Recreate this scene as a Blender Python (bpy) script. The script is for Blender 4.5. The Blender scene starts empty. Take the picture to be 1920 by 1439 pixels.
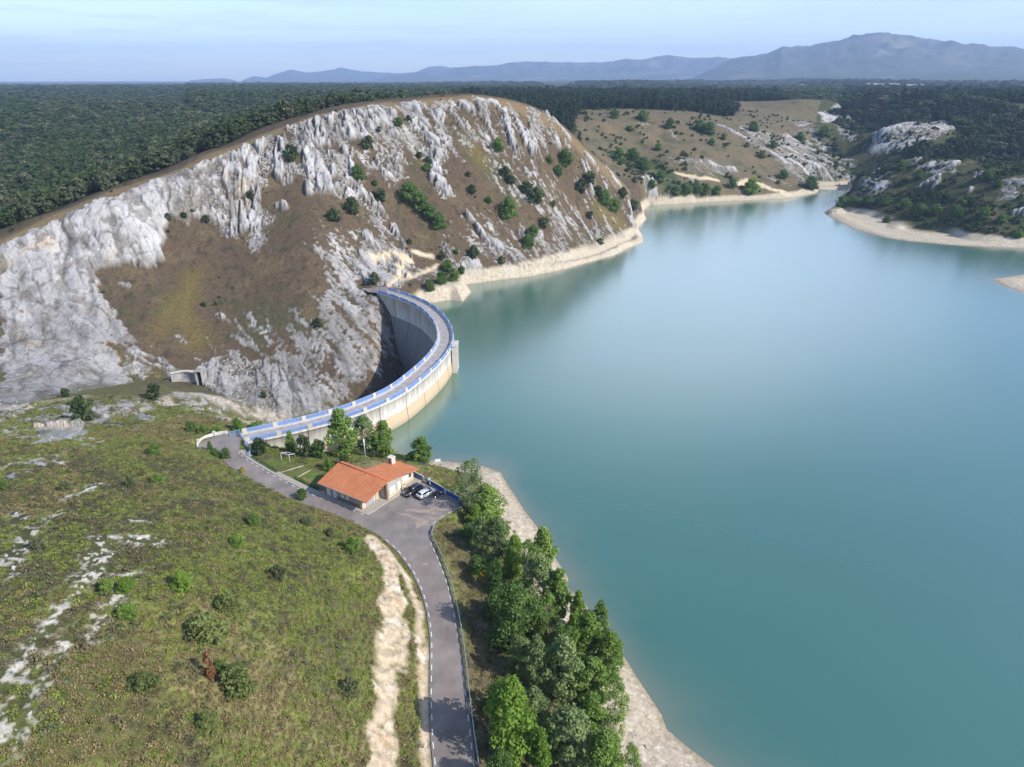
import bpy, bmesh, math, random
import numpy as np
from mathutils import Vector, Matrix

R = math.radians
random.seed(7)
C = bpy.context.scene.collection
scene = bpy.context.scene

# ------------------------------------------------------------------ camera, sky, sun, exposure
CAMZ, PITCH, FPX = 86.0, R(24.0), 1280.0            # metres above the lake; focal length in 1920-wide pixels
cam_d = bpy.data.cameras.new('camera'); cam_d.sensor_width = 36.0
cam_d.lens = 36.0 * FPX / 1920.0; cam_d.clip_start = 1.0; cam_d.clip_end = 90000.0
cam = bpy.data.objects.new('camera', cam_d); C.objects.link(cam)
cam.location = (0, 0, CAMZ); cam.rotation_euler = (R(90) - PITCH, 0, 0)
scene.camera = cam
SUN_AZ, SUN_EL = R(117), R(38)
world = bpy.data.worlds.new('World'); scene.world = world; world.use_nodes = True
nt = world.node_tree; nt.nodes.clear()
w_out = nt.nodes.new('ShaderNodeOutputWorld'); w_bg = nt.nodes.new('ShaderNodeBackground')
w_sky = nt.nodes.new('ShaderNodeTexSky'); w_sky.sky_type = 'NISHITA'; w_sky.sun_disc = False
w_sky.sun_elevation = SUN_EL; w_sky.sun_rotation = SUN_AZ
w_sky.altitude = 900; w_sky.air_density = 0.9; w_sky.dust_density = 1.4; w_sky.ozone_density = 1.0
w_bg.inputs['Strength'].default_value = 0.125
# thin high wisps of cloud low over the left half of the view, part of the sky itself
tc = nt.nodes.new('ShaderNodeTexCoord'); mp = nt.nodes.new('ShaderNodeMapping')
mp.inputs['Scale'].default_value = (5.0, 5.0, 70.0); mp.inputs['Location'].default_value = (0.3, 0.1, 0.45)
ns = nt.nodes.new('ShaderNodeTexNoise'); ns.inputs['Scale'].default_value = 1.6; ns.inputs['Detail'].default_value = 5
rmp = nt.nodes.new('ShaderNodeValToRGB'); rmp.color_ramp.elements[0].position = 0.50; rmp.color_ramp.elements[1].position = 0.72
rmp.color_ramp.elements[0].color = (0, 0, 0, 1); rmp.color_ramp.elements[1].color = (0.5, 0.5, 0.5, 1)
cmix = nt.nodes.new('ShaderNodeMix'); cmix.data_type = 'RGBA'
cmix.inputs['B'].default_value = (3.4, 4.2, 5.0, 1)
nt.links.new(tc.outputs['Generated'], mp.inputs['Vector']); nt.links.new(mp.outputs['Vector'], ns.inputs['Vector'])
sz_ = nt.nodes.new('ShaderNodeSeparateXYZ'); nt.links.new(tc.outputs['Generated'], sz_.inputs['Vector'])
lowm = nt.nodes.new('ShaderNodeMapRange'); lowm.inputs['From Min'].default_value = .15; lowm.inputs['From Max'].default_value = .09; nt.links.new(sz_.outputs['Z'], lowm.inputs['Value'])
wm = nt.nodes.new('ShaderNodeMath'); wm.operation = 'MULTIPLY'; nt.links.new(rmp.outputs['Color'], wm.inputs[0]); nt.links.new(lowm.outputs['Result'], wm.inputs[1])
nt.links.new(ns.outputs['Fac'], rmp.inputs['Fac']); nt.links.new(wm.outputs['Value'], cmix.inputs['Factor'])
nt.links.new(w_sky.outputs['Color'], cmix.inputs['A'])
# a broad bank of thin bright cloud standing over the far end of the lake, above the picture; the water mirrors it
caz, cel = R(12), R(17); cdir = (math.sin(caz) * math.cos(cel), math.cos(caz) * math.cos(cel), math.sin(cel))
vs = nt.nodes.new('ShaderNodeVectorMath'); vs.operation = 'SUBTRACT'; vs.inputs[1].default_value = cdir; nt.links.new(tc.outputs['Generated'], vs.inputs[0])
vm_ = nt.nodes.new('ShaderNodeVectorMath'); vm_.operation = 'MULTIPLY'; vm_.inputs[1].default_value = (1, 1, 2.0); nt.links.new(vs.outputs['Vector'], vm_.inputs[0])
vl = nt.nodes.new('ShaderNodeVectorMath'); vl.operation = 'LENGTH'; nt.links.new(vm_.outputs['Vector'], vl.inputs[0])
n2_ = nt.nodes.new('ShaderNodeTexNoise'); n2_.inputs['Scale'].default_value = 4.0; n2_.inputs['Detail'].default_value = 4; nt.links.new(tc.outputs['Generated'], n2_.inputs['Vector'])
ad = nt.nodes.new('ShaderNodeMath'); ad.operation = 'MULTIPLY_ADD'; ad.inputs[1].default_value = .22; nt.links.new(n2_.outputs['Fac'], ad.inputs[0]); nt.links.new(vl.outputs['Value'], ad.inputs[2])
cr = nt.nodes.new('ShaderNodeMapRange'); cr.interpolation_type = 'SMOOTHERSTEP'; cr.inputs['From Min'].default_value = .68; cr.inputs['From Max'].default_value = .20; cr.inputs['To Min'].default_value = 0; cr.inputs['To Max'].default_value = .58; nt.links.new(ad.outputs['Value'], cr.inputs['Value'])
cm2 = nt.nodes.new('ShaderNodeMix'); cm2.data_type = 'RGBA'; cm2.inputs['B'].default_value = (8.2, 9.2, 10.8, 1)
nt.links.new(cr.outputs['Result'], cm2.inputs['Factor']); nt.links.new(cmix.outputs['Result'], cm2.inputs['A']); nt.links.new(cm2.outputs['Result'], w_bg.inputs['Color'])
nt.links.new(w_bg.outputs['Background'], w_out.inputs['Surface'])
sun_d = bpy.data.lights.new('sun', 'SUN'); sun_d.energy = 3.1; sun_d.angle = R(0.5); sun_d.color = (1.0, 0.93, 0.83)
sun = bpy.data.objects.new('sun', sun_d); C.objects.link(sun)
SDIR = Vector((math.sin(SUN_AZ) * math.cos(SUN_EL), math.cos(SUN_AZ) * math.cos(SUN_EL), math.sin(SUN_EL)))
sun.rotation_euler = (-SDIR).to_track_quat('-Z', 'Y').to_euler()
scene.view_settings.view_transform = 'Standard'; scene.view_settings.look = 'None'
scene.view_settings.exposure = 0.95; scene.view_settings.gamma = 1.0; scene.view_settings.use_curve_mapping = False
scene.cycles.use_denoising = True
scene.cycles.max_bounces = 6; scene.cycles.volume_bounces = 1; scene.cycles.transparent_max_bounces = 6

# ------------------------------------------------------------------ survey helpers: photo bearing -> place on the ground
CP, SP = math.cos(PITCH), math.sin(PITCH)
def ray(u, v):
    dx = (u - 960.0) / FPX; dy = (719.5 - v) / FPX
    return dx, CP + dy * SP, -SP + dy * CP
def at_z(u, v, z):
    rx, ry, rz = ray(u, v); t = (z - CAMZ) / rz
    return np.array([rx * t, ry * t, z])
def at_y(u, v, Y):
    rx, ry, rz = ray(u, v); t = Y / ry
    return np.array([rx * t, Y, CAMZ + rz * t])
def proj(x, y, z):
    zc = z - CAMZ
    d = y * CP - zc * SP
    return 960 + FPX * x / d, 719.5 - FPX * (y * SP + zc * CP) / d

def smooth(a, b, x):
    t = np.clip((x - a) / (b - a), 0, 1); return t * t * (3 - 2 * t)

# ------------------------------------------------------------------ noise
_tabs = {}
def _tab(seed):
    if seed not in _tabs:
        rs = np.random.RandomState(seed)
        p = rs.permutation(512).astype(np.int32)
        a = rs.rand(512) * 2 * np.pi
        _tabs[seed] = (p, np.cos(a).astype(np.float32), np.sin(a).astype(np.float32))
    return _tabs[seed]
def perlin(x, y, seed=0):
    p, gx, gy = _tab(seed)
    x = np.asarray(x, np.float64); y = np.asarray(y, np.float64)
    xf = np.floor(x); yf = np.floor(y)
    xi = xf.astype(np.int64); yi = yf.astype(np.int64)
    fx = (x - xf).astype(np.float32); fy = (y - yf).astype(np.float32)
    def h(i, j): return p[(p[i & 511] + j) & 511]
    def g(i, j, ax, ay):
        k = h(i, j); return gx[k] * ax + gy[k] * ay
    sx = fx * fx * fx * (fx * (fx * 6 - 15) + 10); sy = fy * fy * fy * (fy * (fy * 6 - 15) + 10)
    a = g(xi, yi, fx, fy); b = g(xi + 1, yi, fx - 1, fy)
    c = g(xi, yi + 1, fx, fy - 1); d = g(xi + 1, yi + 1, fx - 1, fy - 1)
    ab = a + sx * (b - a); cd = c + sx * (d - c)
    return (ab + sy * (cd - ab)) * 1.5
def fbm(x, y, seed=0, o=4, gain=0.5):
    s = 0; a = 1.0; n = 0
    for k in range(o):
        s = s + a * perlin(x * 2 ** k, y * 2 ** k, seed + k); n += a; a *= gain
    return s / n
def ridged(x, y, seed=0, o=4, gain=0.55):
    s = 0; a = 1.0; n = 0
    for k in range(o):
        s = s + a * (1 - np.abs(perlin(x * 2 ** k, y * 2 ** k, seed + k)) * 2); n += a; a *= gain
    return s / n

def worley(x, y, seed=0, jit=.95):
    """cell blocks: distance to the nearest joint between blocks, a random number per block, offsets from its centre"""
    p, gx, gy = _tab(seed); x = np.asarray(x, np.float32); y = np.asarray(y, np.float32); xi = np.floor(x).astype(np.int64); yi = np.floor(y).astype(np.int64)
    f1 = np.full(x.shape, 9., np.float32); f2 = f1.copy(); rid = np.zeros(x.shape, np.int64); ox = np.zeros(x.shape, np.float32); oy = ox.copy()
    for i in (-1, 0, 1):
        for j in (-1, 0, 1):
            k = p[(p[(xi + i) & 511] + yi + j) & 511]; dx = x - (xi + i + .5 + jit * .5 * gx[k]); dy = y - (yi + j + .5 + jit * .5 * gy[(k * 7 + 13) & 511]); d = np.sqrt(dx * dx + dy * dy)
            c = d < f1; f2 = np.where(c, f1, np.minimum(f2, d)); f1 = np.where(c, d, f1); rid = np.where(c, k, rid); ox = np.where(c, dx, ox); oy = np.where(c, dy, oy)
    return f2 - f1, rid, ox, oy

def seg_dist(px, py, pts, closed=False):
    d = np.full(px.shape, 1e9, np.float64)
    n = len(pts)
    for i in range(n if closed else n - 1):
        ax, ay = pts[i][:2]; bx, by = pts[(i + 1) % n][:2]
        vx, vy = bx - ax, by - ay; L = vx * vx + vy * vy + 1e-12
        t = np.clip(((px - ax) * vx + (py - ay) * vy) / L, 0, 1)
        d = np.minimum(d, (px - ax - t * vx) ** 2 + (py - ay - t * vy) ** 2)
    return np.sqrt(d)
def inside(px, py, pts):
    r = np.zeros(px.shape, bool); n = len(pts)
    for i in range(n):
        ax, ay = pts[i][:2]; bx, by = pts[(i + 1) % n][:2]
        if ay == by: continue
        c = ((ay > py) != (by > py)) & (px < (bx - ax) * (py - ay) / (by - ay) + ax)
        r ^= c
    return r
def sdf(px, py, pts):
    d = seg_dist(px, py, pts, True); return np.where(inside(px, py, pts), d, -d)

# ------------------------------------------------------------------ plan of the valley
Zp = 8.5                                               # level of road, car park and dam crest
Z0 = lambda L: [tuple(at_z(u, v, 0.0)[:2]) for u, v in L]
ZR = lambda L, z=Zp: [tuple(at_z(u, v, z)[:2]) for u, v in L]
dam_line = ZR([(455, 822), (560, 800), (650, 775), (730, 742), (780, 707), (820, 668), (835, 637), (826, 605), (797, 577), (757, 559), (716, 546)])
shore_far = Z0([(800, 570), (845, 563), (868, 566), (884, 548), (874, 534), (905, 530), (1000, 518), (1060, 505), (1120, 488), (1150, 480), (1180, 465),
    (1206, 455), (1204, 440), (1190, 434), (1212, 412), (1206, 396), (1216, 386), (1300, 381), (1400, 376), (1480, 372), (1532, 362), (1536, 354), (1520, 350), (1578, 348),
    (1592, 347)])
shore_right = Z0([(1592, 352), (1578, 368), (1566, 386), (1545, 399), (1560, 410), (1600, 430), (1660, 446), (1700, 452), (1800, 461), (1920, 466)]) + [(330, 372), (345, 335)] \
    + Z0([(1920, 515), (1858, 524), (1880, 536), (1920, 551)]) + [(300, 250), (400, 200)]
shore_near = [(46, 20)] + Z0([(1400, 1500), (1340, 1439), (1290, 1402), (1250, 1368), (1240, 1340), (1195, 1272), (1168, 1228), (1130, 1180), (1095, 1130),
    (1062, 1100), (1066, 1085), (1050, 1060), (1030, 1030), (1008, 990), (985, 960), (962, 925), (946, 900), (938, 886), (905, 874), (860, 868), (800, 862), (745, 850), (690, 845), (640, 835)])
lake = shore_far + shore_right + [(400, 20)] + shore_near + dam_line[1:]
shore_lines = [shore_far, shore_right, shore_near]

# ---- heights: surveyed points (photo bearing + distance or level)
ctl = []
def Y_(u, v, Y, dz=0): p = at_y(u, v, Y); ctl.append((p[0], p[1], p[2] + dz))
def Z_(u, v, z): ctl.append(tuple(at_z(u, v, z)))
def W_(x, y, z): ctl.append((x, y, z))
crest = [(-330, 235, 8)]
for u, v, t in [(0, 455, 268), (100, 404, 280), (200, 362, 291), (300, 331, 300), (400, 288, 313), (500, 250, 329), (600, 216, 343), (700, 195, 355), (800, 187, 362),
                (880, 181, 368), (940, 187, 376), (1000, 205, 385), (1050, 234, 395), (1080, 265, 402), (1120, 302, 409), (1160, 337, 414), (1190, 372, 419), (1203, 397, 421)]:
    rx, ry, rz = ray(u, v); crest.append((rx * t, ry * t, CAMZ + rz * t))
ctl += crest
for p in crest[2:12]: W_(p[0] - 4, p[1] + 12, p[2] + 0.4)
# ridge face
for u, v, Y in [(0, 520, 256), (0, 600, 237), (0, 700, 211), (0, 740, 186), (100, 460, 271), (100, 500, 262), (100, 600, 240), (100, 690, 212), (200, 430, 277), (200, 540, 257), (200, 640, 232), (200, 700, 215),
                (300, 390, 293), (300, 440, 283), (300, 520, 265), (300, 600, 245), (300, 690, 225), (450, 340, 316), (450, 420, 298), (450, 550, 262), (450, 650, 238), (450, 735, 218),
                (600, 300, 332), (600, 380, 308), (600, 450, 284), (600, 560, 257), (600, 650, 237), (600, 740, 216), (700, 280, 352), (700, 400, 318), (690, 500, 287), (660, 560, 266),
                (700, 640, 241), (700, 720, 224), (780, 300, 358), (780, 420, 322), (780, 490, 300), (850, 300, 360), (850, 400, 334), (850, 480, 312), (930, 300, 374), (930, 400, 346), (930, 480, 322),
                (1000, 300, 384), (1000, 400, 357), (1000, 470, 336), (1080, 350, 398), (1080, 420, 374), (1080, 470, 355), (1130, 380, 404), (1130, 450, 380), (1180, 420, 412), (1180, 445, 402)]: Y_(u, v, Y)
Z_(745, 500, 12); Z_(820, 520, 6); Z_(860, 545, 4); Z_(800, 556, 4); Z_(700, 540, 8.3); Z_(735, 535, 8.6); Z_(670, 538, 9.5)
W_(-50, 262, 7.5); W_(-46, 250, -13); W_(-40, 232, -24); W_(-36, 208, -32); W_(-42, 190, -32); W_(-52, 178, -26); W_(-66, 176, -22); W_(-62, 200, -24); W_(-58, 225, -14); W_(-56, 160, -8); W_(-80, 186, -19); W_(-95, 196, -17)
# near bank below the dam
for u, v, z in [(310, 728, -8), (240, 720, -6), (400, 745, -7.5), (400, 765, -1), (470, 790, 3), (520, 790, 0), (300, 770, 4), (430, 800, 6.5), (150, 750, 1), (60, 760, 2), (0, 780, 3), (0, 850, 14), (100, 790, 6), (150, 850, 16),
                (200, 800, 8.5), (300, 850, 14), (350, 820, 9.5), (400, 830, 8.5), (430, 880, 9.3), (380, 870, 12.5), (300, 950, 24), (500, 950, 17), (600, 985, 13), (650, 1000, 12.2), (560, 935, 9.5), (480, 915, 12),
                (100, 930, 24), (0, 1000, 28), (200, 1100, 31), (400, 1200, 27), (550, 1080, 20), (640, 1060, 15), (0, 1250, 33), (0, 1439, 34), (350, 1439, 28), (550, 1300, 21), (600, 1439, 19.5),
                (690, 1015, 11), (712, 1060, 12.5), (712, 1120, 13.5), (700, 1200, 14.5), (690, 1300, 15), (680, 1439, 15.5), (775, 1110, 9), (790, 1200, 9), (790, 1300, 9), (780, 1439, 9.2),
                (760, 1100, 9.6), (752, 1200, 10.3), (745, 1300, 11), (730, 1439, 11.5),
                (830, 1010, 8.2), (870, 1100, 7.6), (890, 1200, 7.6), (910, 1300, 7.8), (925, 1420, 8), (880, 990, 6.5), (930, 1090, 5.5), (980, 1230, 5.5), (1010, 1400, 6),
                (950, 1010, 3.2), (1010, 1100, 3), (1060, 1230, 3.2), (1130, 1400, 3.2), (985, 1000, 1.5), (900, 905, 2.8), (840, 885, 4.5), (800, 880, 7), (700, 862, 6), (620, 850, 6.8), (540, 840, 7.2), (580, 870, 8.0), (640, 860, 7), (500, 845, 7.8), (780, 870, 5)]: Z_(u, v, z)
W_(-70, 10, 36); W_(-10, 20, 12); W_(20, 20, 6); W_(-150, 60, 34); W_(-160, 120, 18); W_(-230, 190, 6); W_(-260, 120, 22)
# behind the ridge: wooded valley and plateau (tree tops seen, ground 6 m lower)
for u, v, Y in [(500, 218, 480), (300, 296, 430), (100, 372, 380), (0, 420, 360), (100, 300, 546), (0, 300, 560), (200, 230, 764), (0, 220, 800), (400, 200, 1020), (200, 182, 1500), (600, 195, 560), (700, 172, 900), (0, 185, 1400)]: Y_(u, v, Y, -6)
for p in [(-100, 600, 61), (-20, 470, 69), (-20, 560, 60), (20, 480, 62), (0, 720, 55), (100, 850, 56), (200, 950, 57), (300, 1100, 58), (-300, 900, 44), (-700, 500, 10), (60, 470, 30), (75, 455, 14)]: W_(*p)
# middle hill beyond the bay
for u, v, Y in [(1100, 226, 640), (1200, 214, 690), (1300, 213, 710), (1400, 240, 680), (1500, 290, 650), (1580, 325, 635), (1200, 300, 585), (1300, 300, 580), (1300, 340, 555), (1400, 300, 610), (1400, 345, 565), (1480, 340, 590), (1120, 280, 575),
                (1210, 332, 520), (1240, 345, 522), (1160, 330, 520), (1500, 186, 900), (1570, 192, 900), (1420, 198, 900), (1620, 240, 850), (1560, 230, 770), (1600, 270, 720), (1480, 240, 760), (1560, 290, 680)]: Y_(u, v, Y)
for p in [(304, 640, 0), (335, 700, 3), (375, 790, 9), (425, 900, 18), (500, 1100, 32)]: W_(*p)
# right hills
for u, v, Y in [(1600, 350, 530), (1650, 320, 522), (1700, 298, 520), (1760, 300, 505), (1800, 296, 500), (1920, 330, 440), (1920, 400, 408), (1920, 440, 392), (1800, 400, 425), (1800, 440, 405), (1700, 400, 455), (1700, 430, 425), (1700, 350, 488), (1620, 400, 480), (1600, 410, 480),
                (1700, 230, 700), (1640, 252, 690), (1665, 300, 640), (1780, 226, 720), (1850, 190, 850), (1850, 260, 680), (1750, 270, 640), (1920, 180, 950), (1920, 270, 660), (1750, 185, 900), (1680, 200, 900)]: Y_(u, v, Y)
for p in [(290, 590, 10), (350, 580, 12), (430, 560, 14), (520, 560, 20), (480, 430, 28), (420, 340, 14), (700, 900, 66), (600, 700, 50), (420, 275, 8), (330, 290, 3)]: W_(*p)
for x, y in [(60, 200), (120, 100), (120, 250), (200, 200), (120, 330), (200, 330), (250, 420), (220, 470), (20, 260), (0, 160), (160, 400), (160, 470), (300, 150), (40, 320), (270, 560)]: W_(x, y, -14)
ctl = np.array(ctl, np.float64)
_MQ = 7.0
def _phi(d2): return np.sqrt(d2 + _MQ * _MQ)
def _fit():
    X = ctl[:, :2]; n = len(X)
    D = _phi(((X[:, None] - X[None]) ** 2).sum(2))
    A = np.zeros((n + 3, n + 3)); A[:n, :n] = D - np.eye(n) * 1.2
    A[:n, n] = 1; A[:n, n + 1:] = X / 100; A[n, :n] = 1; A[n + 1:, :n] = X.T / 100
    return np.linalg.solve(A, np.concatenate([ctl[:, 2], np.zeros(3)]))
_w = _fit()
def rbf(x, y):
    x = np.asarray(x, np.float32); y = np.asarray(y, np.float32)
    s = np.full(x.shape, _w[-3], np.float32) + np.float32(_w[-2] / 100) * x + np.float32(_w[-1] / 100) * y
    for (cx, cy, _), w in zip(ctl, _w):
        s += np.float32(w) * np.sqrt((x - np.float32(cx)) ** 2 + (y - np.float32(cy)) ** 2 + np.float32(_MQ * _MQ))
    return s

# ---- paved ground
kerb_lane = [(448, 846), (465, 861), (490, 876), (521, 894), (575, 921), (630, 943), (690, 966)]
road_left = [(815, 1500), (812, 1439), (807, 1380), (805, 1300), (806, 1200), (800, 1150), (790, 1112), (772, 1072), (742, 1032), (708, 1003), (688, 992)]
road_right = [(905, 1500), (893, 1439), (885, 1370), (876, 1300), (866, 1220), (856, 1160), (843, 1100), (825, 1050), (812, 1020), (807, 1003), (812, 986), (830, 971), (872, 949)]
fence_line = ZR([(776, 893), (800, 905), (835, 926), (872, 948)])
lane_r = ZR(kerb_lane)
def offset(line, d):
    out = []
    for i, p in enumerate(line):
        a = line[max(i - 1, 0)]; b = line[min(i + 1, len(line) - 1)]
        dx, dy = b[0] - a[0], b[1] - a[1]; L = math.hypot(dx, dy)
        out.append((p[0] - dy / L * d, p[1] + dx / L * d))
    return out
lane_l = offset(lane_r, -4.3)
circle = ZR([(440, 872), (425, 852), (385, 846), (371, 838), (384, 826), (410, 816), (440, 814), (452, 816)])
paved = [tuple(p) for p in ZR(road_left)] + lane_l[::-1][1:] + circle[1:] + [lane_r[0]] + lane_r + ZR([(729, 941), (758, 923), (780, 895)]) + fence_line + ZR(road_right)[::-1][1:]
platform = paved + []                                   # levelled ground
plat2 = ZR([(455, 835), (600, 880), (690, 860), (795, 872), (790, 895), (690, 966), (575, 921), (448, 846)])

def far_height(x, y):
    r = np.hypot(x, y); az = np.arctan2(x, y)
    h = 48 + 6 * smooth(900, 2500, r) + 8 * fbm(x / 900, y / 900, 31, 4) * smooth(700, 2000, r)
    h = h + 5 * fbm(x / 260, y / 260, 37, 3) * smooth(1200, 1700, r)
    h = h + 15 * fbm(x / 560 + 3, y / 430, 35, 3) * smooth(1100, 1800, r) * smooth(-.3, .0, az)
    h = h + 13 * smooth(.32, .38, az) * smooth(2250, 3000, r)
    h = h + 22 * smooth(-.25, .05, az) * smooth(2200, 3200, r) * np.maximum(0, fbm(x / 1500 + 5, y / 1200, 33, 3)) * 1.6
    h = h + 8 * smooth(0.25, 0.05, np.abs(az - 0.10)) * smooth(1800, 3000, r)
    def prof(pts, rr):
        a = []; hh = []
        for u, v in pts:
            rx, ry, rz = ray(u, v); q = math.hypot(rx, ry)
            a.append(math.atan2(rx, ry)); hh.append(CAMZ + rz / q * rr)
        return np.interp(az, a, hh)
    for pts, rr, wid, sd in [
        ([(1150, 170), (1290, 150), (1350, 124), (1400, 109), (1440, 101), (1468, 88), (1492, 92), (1520, 90), (1560, 82), (1600, 70), (1640, 65), (1700, 70), (1760, 80), (1800, 84), (1850, 89), (1920, 92), (2100, 110), (2400, 160)], 8000, 2600, 51),
        ([(600, 170), (740, 141), (790, 134), (830, 129), (900, 125), (960, 120), (985, 117), (1010, 120), (1050, 121), (1150, 118), (1200, 113), (1230, 107), (1255, 103), (1290, 108), (1370, 110), (1500, 112), (1700, 130), (1900, 150)], 10800, 2700, 52),
        ([(100, 165), (200, 162), (280, 157), (330, 158), (350, 152), (380, 149), (420, 147), (450, 153), (475, 143), (500, 146), (520, 138), (547, 132), (575, 138), (605, 134), (640, 129), (680, 135), (740, 138), (780, 136), (805, 126), (830, 125), (870, 131), (950, 140), (1100, 150)], 13200, 2600, 53)]:
        top = prof(pts, rr)
        q = (r - rr) / wid
        bump = np.exp(-(q * 1.5) ** 2)
        n = fbm(x / 1400, y / 1400, sd, 5) + .55 * (ridged(x / 520, y / 700, sd + 7, 3) - .45)
        hm = 60 + (top - 60) * bump * (1 + 0.75 * n * np.minimum(1, np.abs(q) * 2.5))
        h = np.where(top > 70, np.maximum(h, hm), h)
    return h

def hbase(x, y):
    x = np.asarray(x, np.float64); y = np.asarray(y, np.float64)
    r = np.hypot(x, y)
    h = np.zeros(x.shape)
    nr = r < 1300
    if nr.any():
        h[nr] = rbf(x[nr], y[nr])
    fr = r > 850
    if fr.any():
        w = smooth(850, 1250, r[fr]); h[fr] = h[fr] * (1 - w) + far_height(x[fr], y[fr]) * w
    nr = r < 800
    if nr.any():
        xs, ys, hs = x[nr], y[nr], h[nr]
        ins = inside(xs, ys, lake)
        ds = np.minimum(np.minimum(seg_dist(xs, ys, shore_far), seg_dist(xs, ys, shore_right)), seg_dist(xs, ys, shore_near))
        dd = seg_dist(xs, ys, dam_line)
        gorge = (~ins) & (xs < -18) & (ys > 140) & (ys < 275) & (hs < 8)
        # banks: the drawdown rim is steep under the ridge, gentle on the near and right shores
        slope = np.where(ys > 480, 0.8, np.where(xs > 150, 0.22, np.where(ys > 255, 0.95, 0.30)))
        wid = np.where(ys > 255, np.where(xs > 150, 14.0, 7.0), 9.0)
        n1 = 1 + 0.5 * fbm(xs / 9, ys / 9, 71, 3)
        rim = ds * slope * n1
        w = smooth(0, 1, ds / wid)
        land = np.maximum(rim * (1 - w) + np.maximum(hs, 0.6) * w, 0.0)
        bed = -np.minimum(ds * 0.35 * n1, 15)
        hs = np.where(ins, bed, np.where(gorge & (ds > 1), np.where(ds < 14, land * (1 - smooth(4, 14, ds)) + hs * smooth(4, 14, ds), hs), land))
        # levelled paved ground
        near = (ys < 180) & (xs < 30) & (xs > -95)
        if near.any():
            xn, yn, hn = xs[near], ys[near], hs[near]
            s = sdf(xn, yn, paved); w = smooth(-2.2, -0.1, s)
            s2 = sdf(xn, yn, plat2); w2 = smooth(-3.5, 0.2, s2)
            hn = hn * (1 - w2) + (Zp - 0.45) * w2
            hn = hn * (1 - w) + (Zp - 0.12) * w
            hs[near] = hn
        h[nr] = hs
    return h

def march(uvs, fn, tmax=1250.0, t0=30.0):
    """follow bearings to the ground; returns points (n,3)"""
    uvs = np.asarray(uvs, np.float64)
    rx, ry, rz = ray(uvs[:, 0], uvs[:, 1])
    n = len(uvs)
    ts = t0 * np.exp(np.linspace(0, math.log(tmax / t0), 420))
    X = rx[:, None] * ts; Y = ry[:, None] * ts; Z = CAMZ + rz[:, None] * ts
    Hh = np.maximum(fn(X.ravel(), Y.ravel()).reshape(X.shape), 0 * X - 60)
    below = Z < Hh
    k = np.where(below.any(1), below.argmax(1), len(ts) - 1); k = np.maximum(k, 1)
    a = ts[k - 1]; b = ts[k]
    for _ in range(9):
        m = (a + b) / 2
        bl = (CAMZ + rz * m) < fn(rx * m, ry * m)
        b = np.where(bl, m, b); a = np.where(bl, a, m)
    return np.stack([rx * b, ry * b, CAMZ + rz * b], 1), b

# ------------------------------------------------------------------ what covers the ground: rock, grass, sand (traced outlines laid on the survey)
ROCKP = [  # outlines of bare limestone: (edge wobble m, strength, outline)
 (3, 1.0, [(0, 478), (60, 440), (150, 402), (210, 384), (262, 360), (310, 338), (352, 326), (366, 345), (345, 400), (318, 412), (300, 424), (300, 480), (285, 492), (230, 496), (165, 502), (172, 530), (215, 605), (240, 640), (170, 640), (100, 690), (0, 690)]),
 (3, 1.0, [(366, 324), (420, 300), (505, 262), (512, 272), (500, 300), (494, 345), (475, 385), (510, 412), (500, 424), (455, 440), (430, 446), (402, 412), (390, 380)]),
 (3, .75, [(350, 330), (372, 335), (400, 370), (404, 412), (372, 420), (345, 402)]),
 (2, 1.0, [(503, 258), (535, 262), (548, 295), (545, 340), (520, 332), (505, 300)]),
 (2, 1.0, [(570, 287), (597, 283), (655, 300), (673, 353), (700, 380), (722, 410), (690, 390), (633, 367), (577, 363)]),
 (2, .95, [(545, 240), (600, 222), (640, 210), (720, 200), (745, 215), (700, 262), (640, 265), (560, 285)]),
 (2, 1.0, [(380, 690), (395, 672), (440, 668), (520, 690), (560, 720), (600, 770), (540, 782), (480, 768), (430, 742), (382, 720)]),
 (3, .9, [(0, 640), (100, 655), (180, 640), (235, 690), (240, 712), (200, 722), (130, 735), (60, 752), (0, 790)]),
 (4, .9, [(1560, 205), (1590, 213), (1607, 240), (1602, 264), (1575, 248), (1545, 226)]),
 (4, .9, [(1640, 285), (1655, 240), (1700, 228), (1770, 222), (1792, 240), (1750, 262), (1700, 275), (1665, 286)]),
 (2, .8, [(180, 772), (262, 748), (282, 772), (195, 782)]), (2, .7, [(70, 800), (140, 790), (160, 815), (80, 830)]),
 (2, 1.0, [(690, 445), (740, 470), (770, 475), (765, 520), (740, 535), (700, 535), (672, 500)]),
]
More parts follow.
